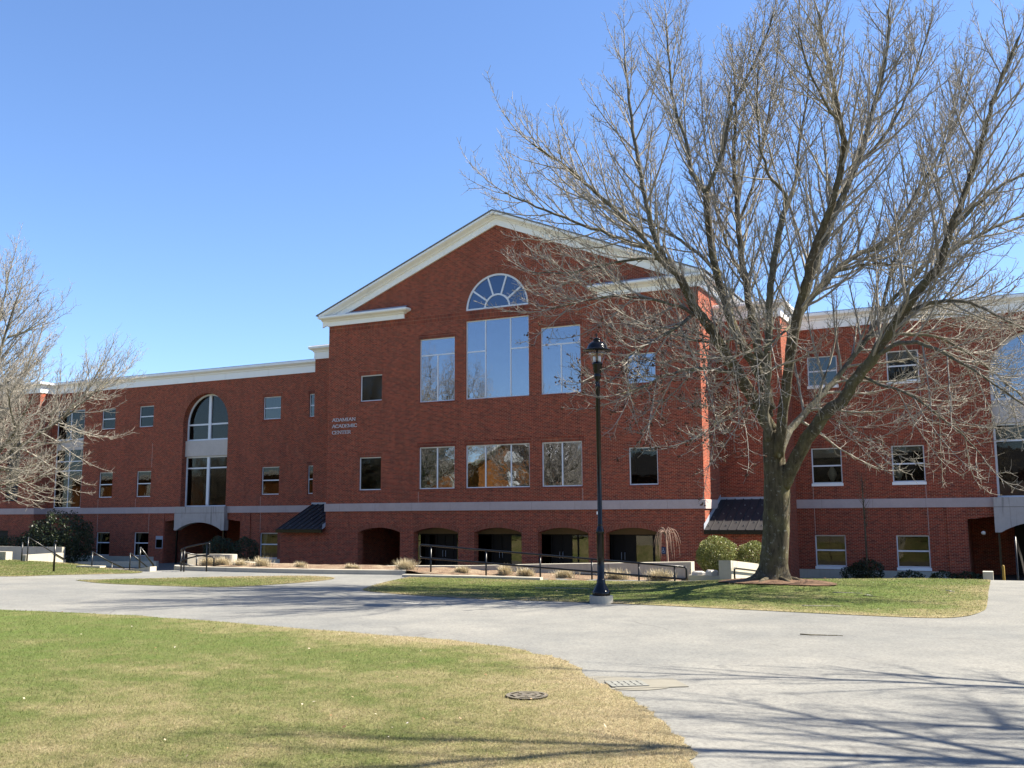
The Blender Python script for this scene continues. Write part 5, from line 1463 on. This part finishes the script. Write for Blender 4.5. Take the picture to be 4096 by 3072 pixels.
def generic_limbs(seed, height, spread, nl=9, fork=.24):
    r = random.Random(seed); L = {}
    zf = height * fork
    L['T'] = [0,0,-.1,height*.023, .0,0,.3,height*.019, .03,.02,zf*.6,height*.017, .05,0,zf,height*.014, .08,.03,zf*1.25,height*.010]
    for i in range(nl):
        a = i * 2.4 + r.uniform(-.3, .3); t = i / (nl - 1)
        out = spread * (1 - .75 * t ** 1.2) * r.uniform(.85, 1.1); top = height * (.52 + .48 * t ** .7) * r.uniform(.93, 1.05)
        z0 = zf * (.8 + .4 * t); c, s = math.cos(a), math.sin(a); r0 = height * .0095
        b = .06
        pts = [(c*b, s*b, z0), (c*out*.25, s*out*.25, z0 + (top - z0)*.22), (c*out*.55, s*out*.55, z0 + (top - z0)*.48), (c*out*.8, s*out*.8, z0 + (top - z0)*.74), (c*out, s*out, top)]
        L['l%d' % i] = [q for p, rr in zip(pts, (r0, r0*.8, r0*.6, r0*.42, r0*.2)) for q in (*[x + r.uniform(-.12, .12) for x in p], rr)]
        for j in range(3):
            k = 1 + j; bp = np.array(pts[k]); a2 = a + r.choice((-1, 1)) * r.uniform(.5, 1.0); o2 = out * r.uniform(.35, .55)
            lowd = -.1 if (t < .35 and j == 0) else .35
            L['b%d_%d' % (i, j)] = [q for u, rr in zip((0, .33, .66, 1), (r0*.45, r0*.36, r0*.26, r0*.14)) for q in (bp[0] + math.cos(a2)*o2*u, bp[1] + math.sin(a2)*o2*u, bp[2] + o2*(lowd*u + .25*u*u), rr)]
    return L
left_t, _ = build_tree('bare_tree', (-7.9, -24.6, 0.0), generic_limbs(3, 10.6, 5.0, 13), 'bare tree at the left edge in front of the left wing', seed=21, dens=1.25, seed_cond=lambda p: p[2] > 3, nseed=160, roots=False)
right_t, _ = build_tree('bare_tree', (31.5, -35.6, 0.0), generic_limbs(8, 13.0, 7.0), 'bare tree whose twigs enter the top right corner', seed=31, dens=.8, roots=False)

# ================================================================ ACROSS THE LAWN (behind the viewer, seen in the windows)
for i, (x, y, sc, rz, lab) in enumerate(((-41, -59, 2.0, 1.1, 'bare tree standing before the mirrored brick hall'), (-54, -60, 2.2, 3.0, 'tall bare tree mirrored in the left upper windows'), (-20, -61, 1.0, 5.0, 'bare tree mirrored in the right lower windows'), (-86, -60, 1.15, 2.2, 'bare tree mirrored in the left wing windows'), (-6, -66, 1.1, 4.1, 'bare tree mirrored in the right wing windows'), (6, -70, 1.15, .4, 'bare tree behind the viewer on the right'))):
    t = dup(left_t, (x, y, float(H(x, y))), rz, sc); t['label'] = lab; t['group'] = 'trees across the lawn'
hall = thing('brick_hall', (-60, -66, 0), 'sunlit orange brick hall with a gable, mirrored in the windows', 'building')
hz = float(H(-30, -66)); HF = -66
m = MB()
m.box(-125, -36.2, HF - 14, HF, hz - .5, hz + 8.0)
m.prism([(-36.2, hz - .5), (-26.4, hz - .5), (-26.4, hz + 8.2), (-31.3, hz + 10.9), (-36.2, hz + 8.2)], 'y', HF - 14, HF + 1.2)
m.build('wall', brick_mat('orange_brick', dim=1.0, tint=(1.35, 3.0, 1.1)), hall)
m = MB()
m.prism([(-36.8, hz + 8.0), (-31.3, hz + 11.0), (-25.8, hz + 8.0), (-25.8, hz + 8.5), (-31.3, hz + 11.6), (-36.8, hz + 8.5)], 'y', HF - 14, HF + 1.7)
m.box(-125.4, -36.9, HF - 14.4, HF + .5, hz + 8.01, hz + 8.6)
m.build('cornice', M['white'], hall)
for x in [-118 + 6 * i for i in range(14)] + [-31.3]:
    yy = HF + 1.21 if x > -36 else HF + .01
    for z in (1.4, 4.8):
        w = MB(); w.box(x - .7, x + .7, yy, yy + .05, hz + z, hz + z + 2.2); w.build('window', M['white'], hall)
w = MB(); w.prism(arch_loop(-31.3, 1.3, hz + 8.3, hz + 8.4, 1.2, 14), 'y', HF + 1.21, HF + 1.26); w.build('fan_window', M['white'], hall)

hall2 = thing('long_hall', (8, -74, 0), 'long low dark brick hall, mirrored in the right hand windows', 'building')
h2 = float(H(8, -74))
m = MB(); m.box(-24.5, 40, -86, -74, h2 - .5, h2 + 6.2); m.build('wall', brick_mat('dark_brick', dim=.55), hall2)
m = MB(); m.prism([(-86.6, h2 + 6.21), (-73.4, h2 + 6.21), (-80, h2 + 9.2)], 'x', -25, 40.5); m.build('roof', plain('slate', (.05, .05, .055), .8, .2), hall2)
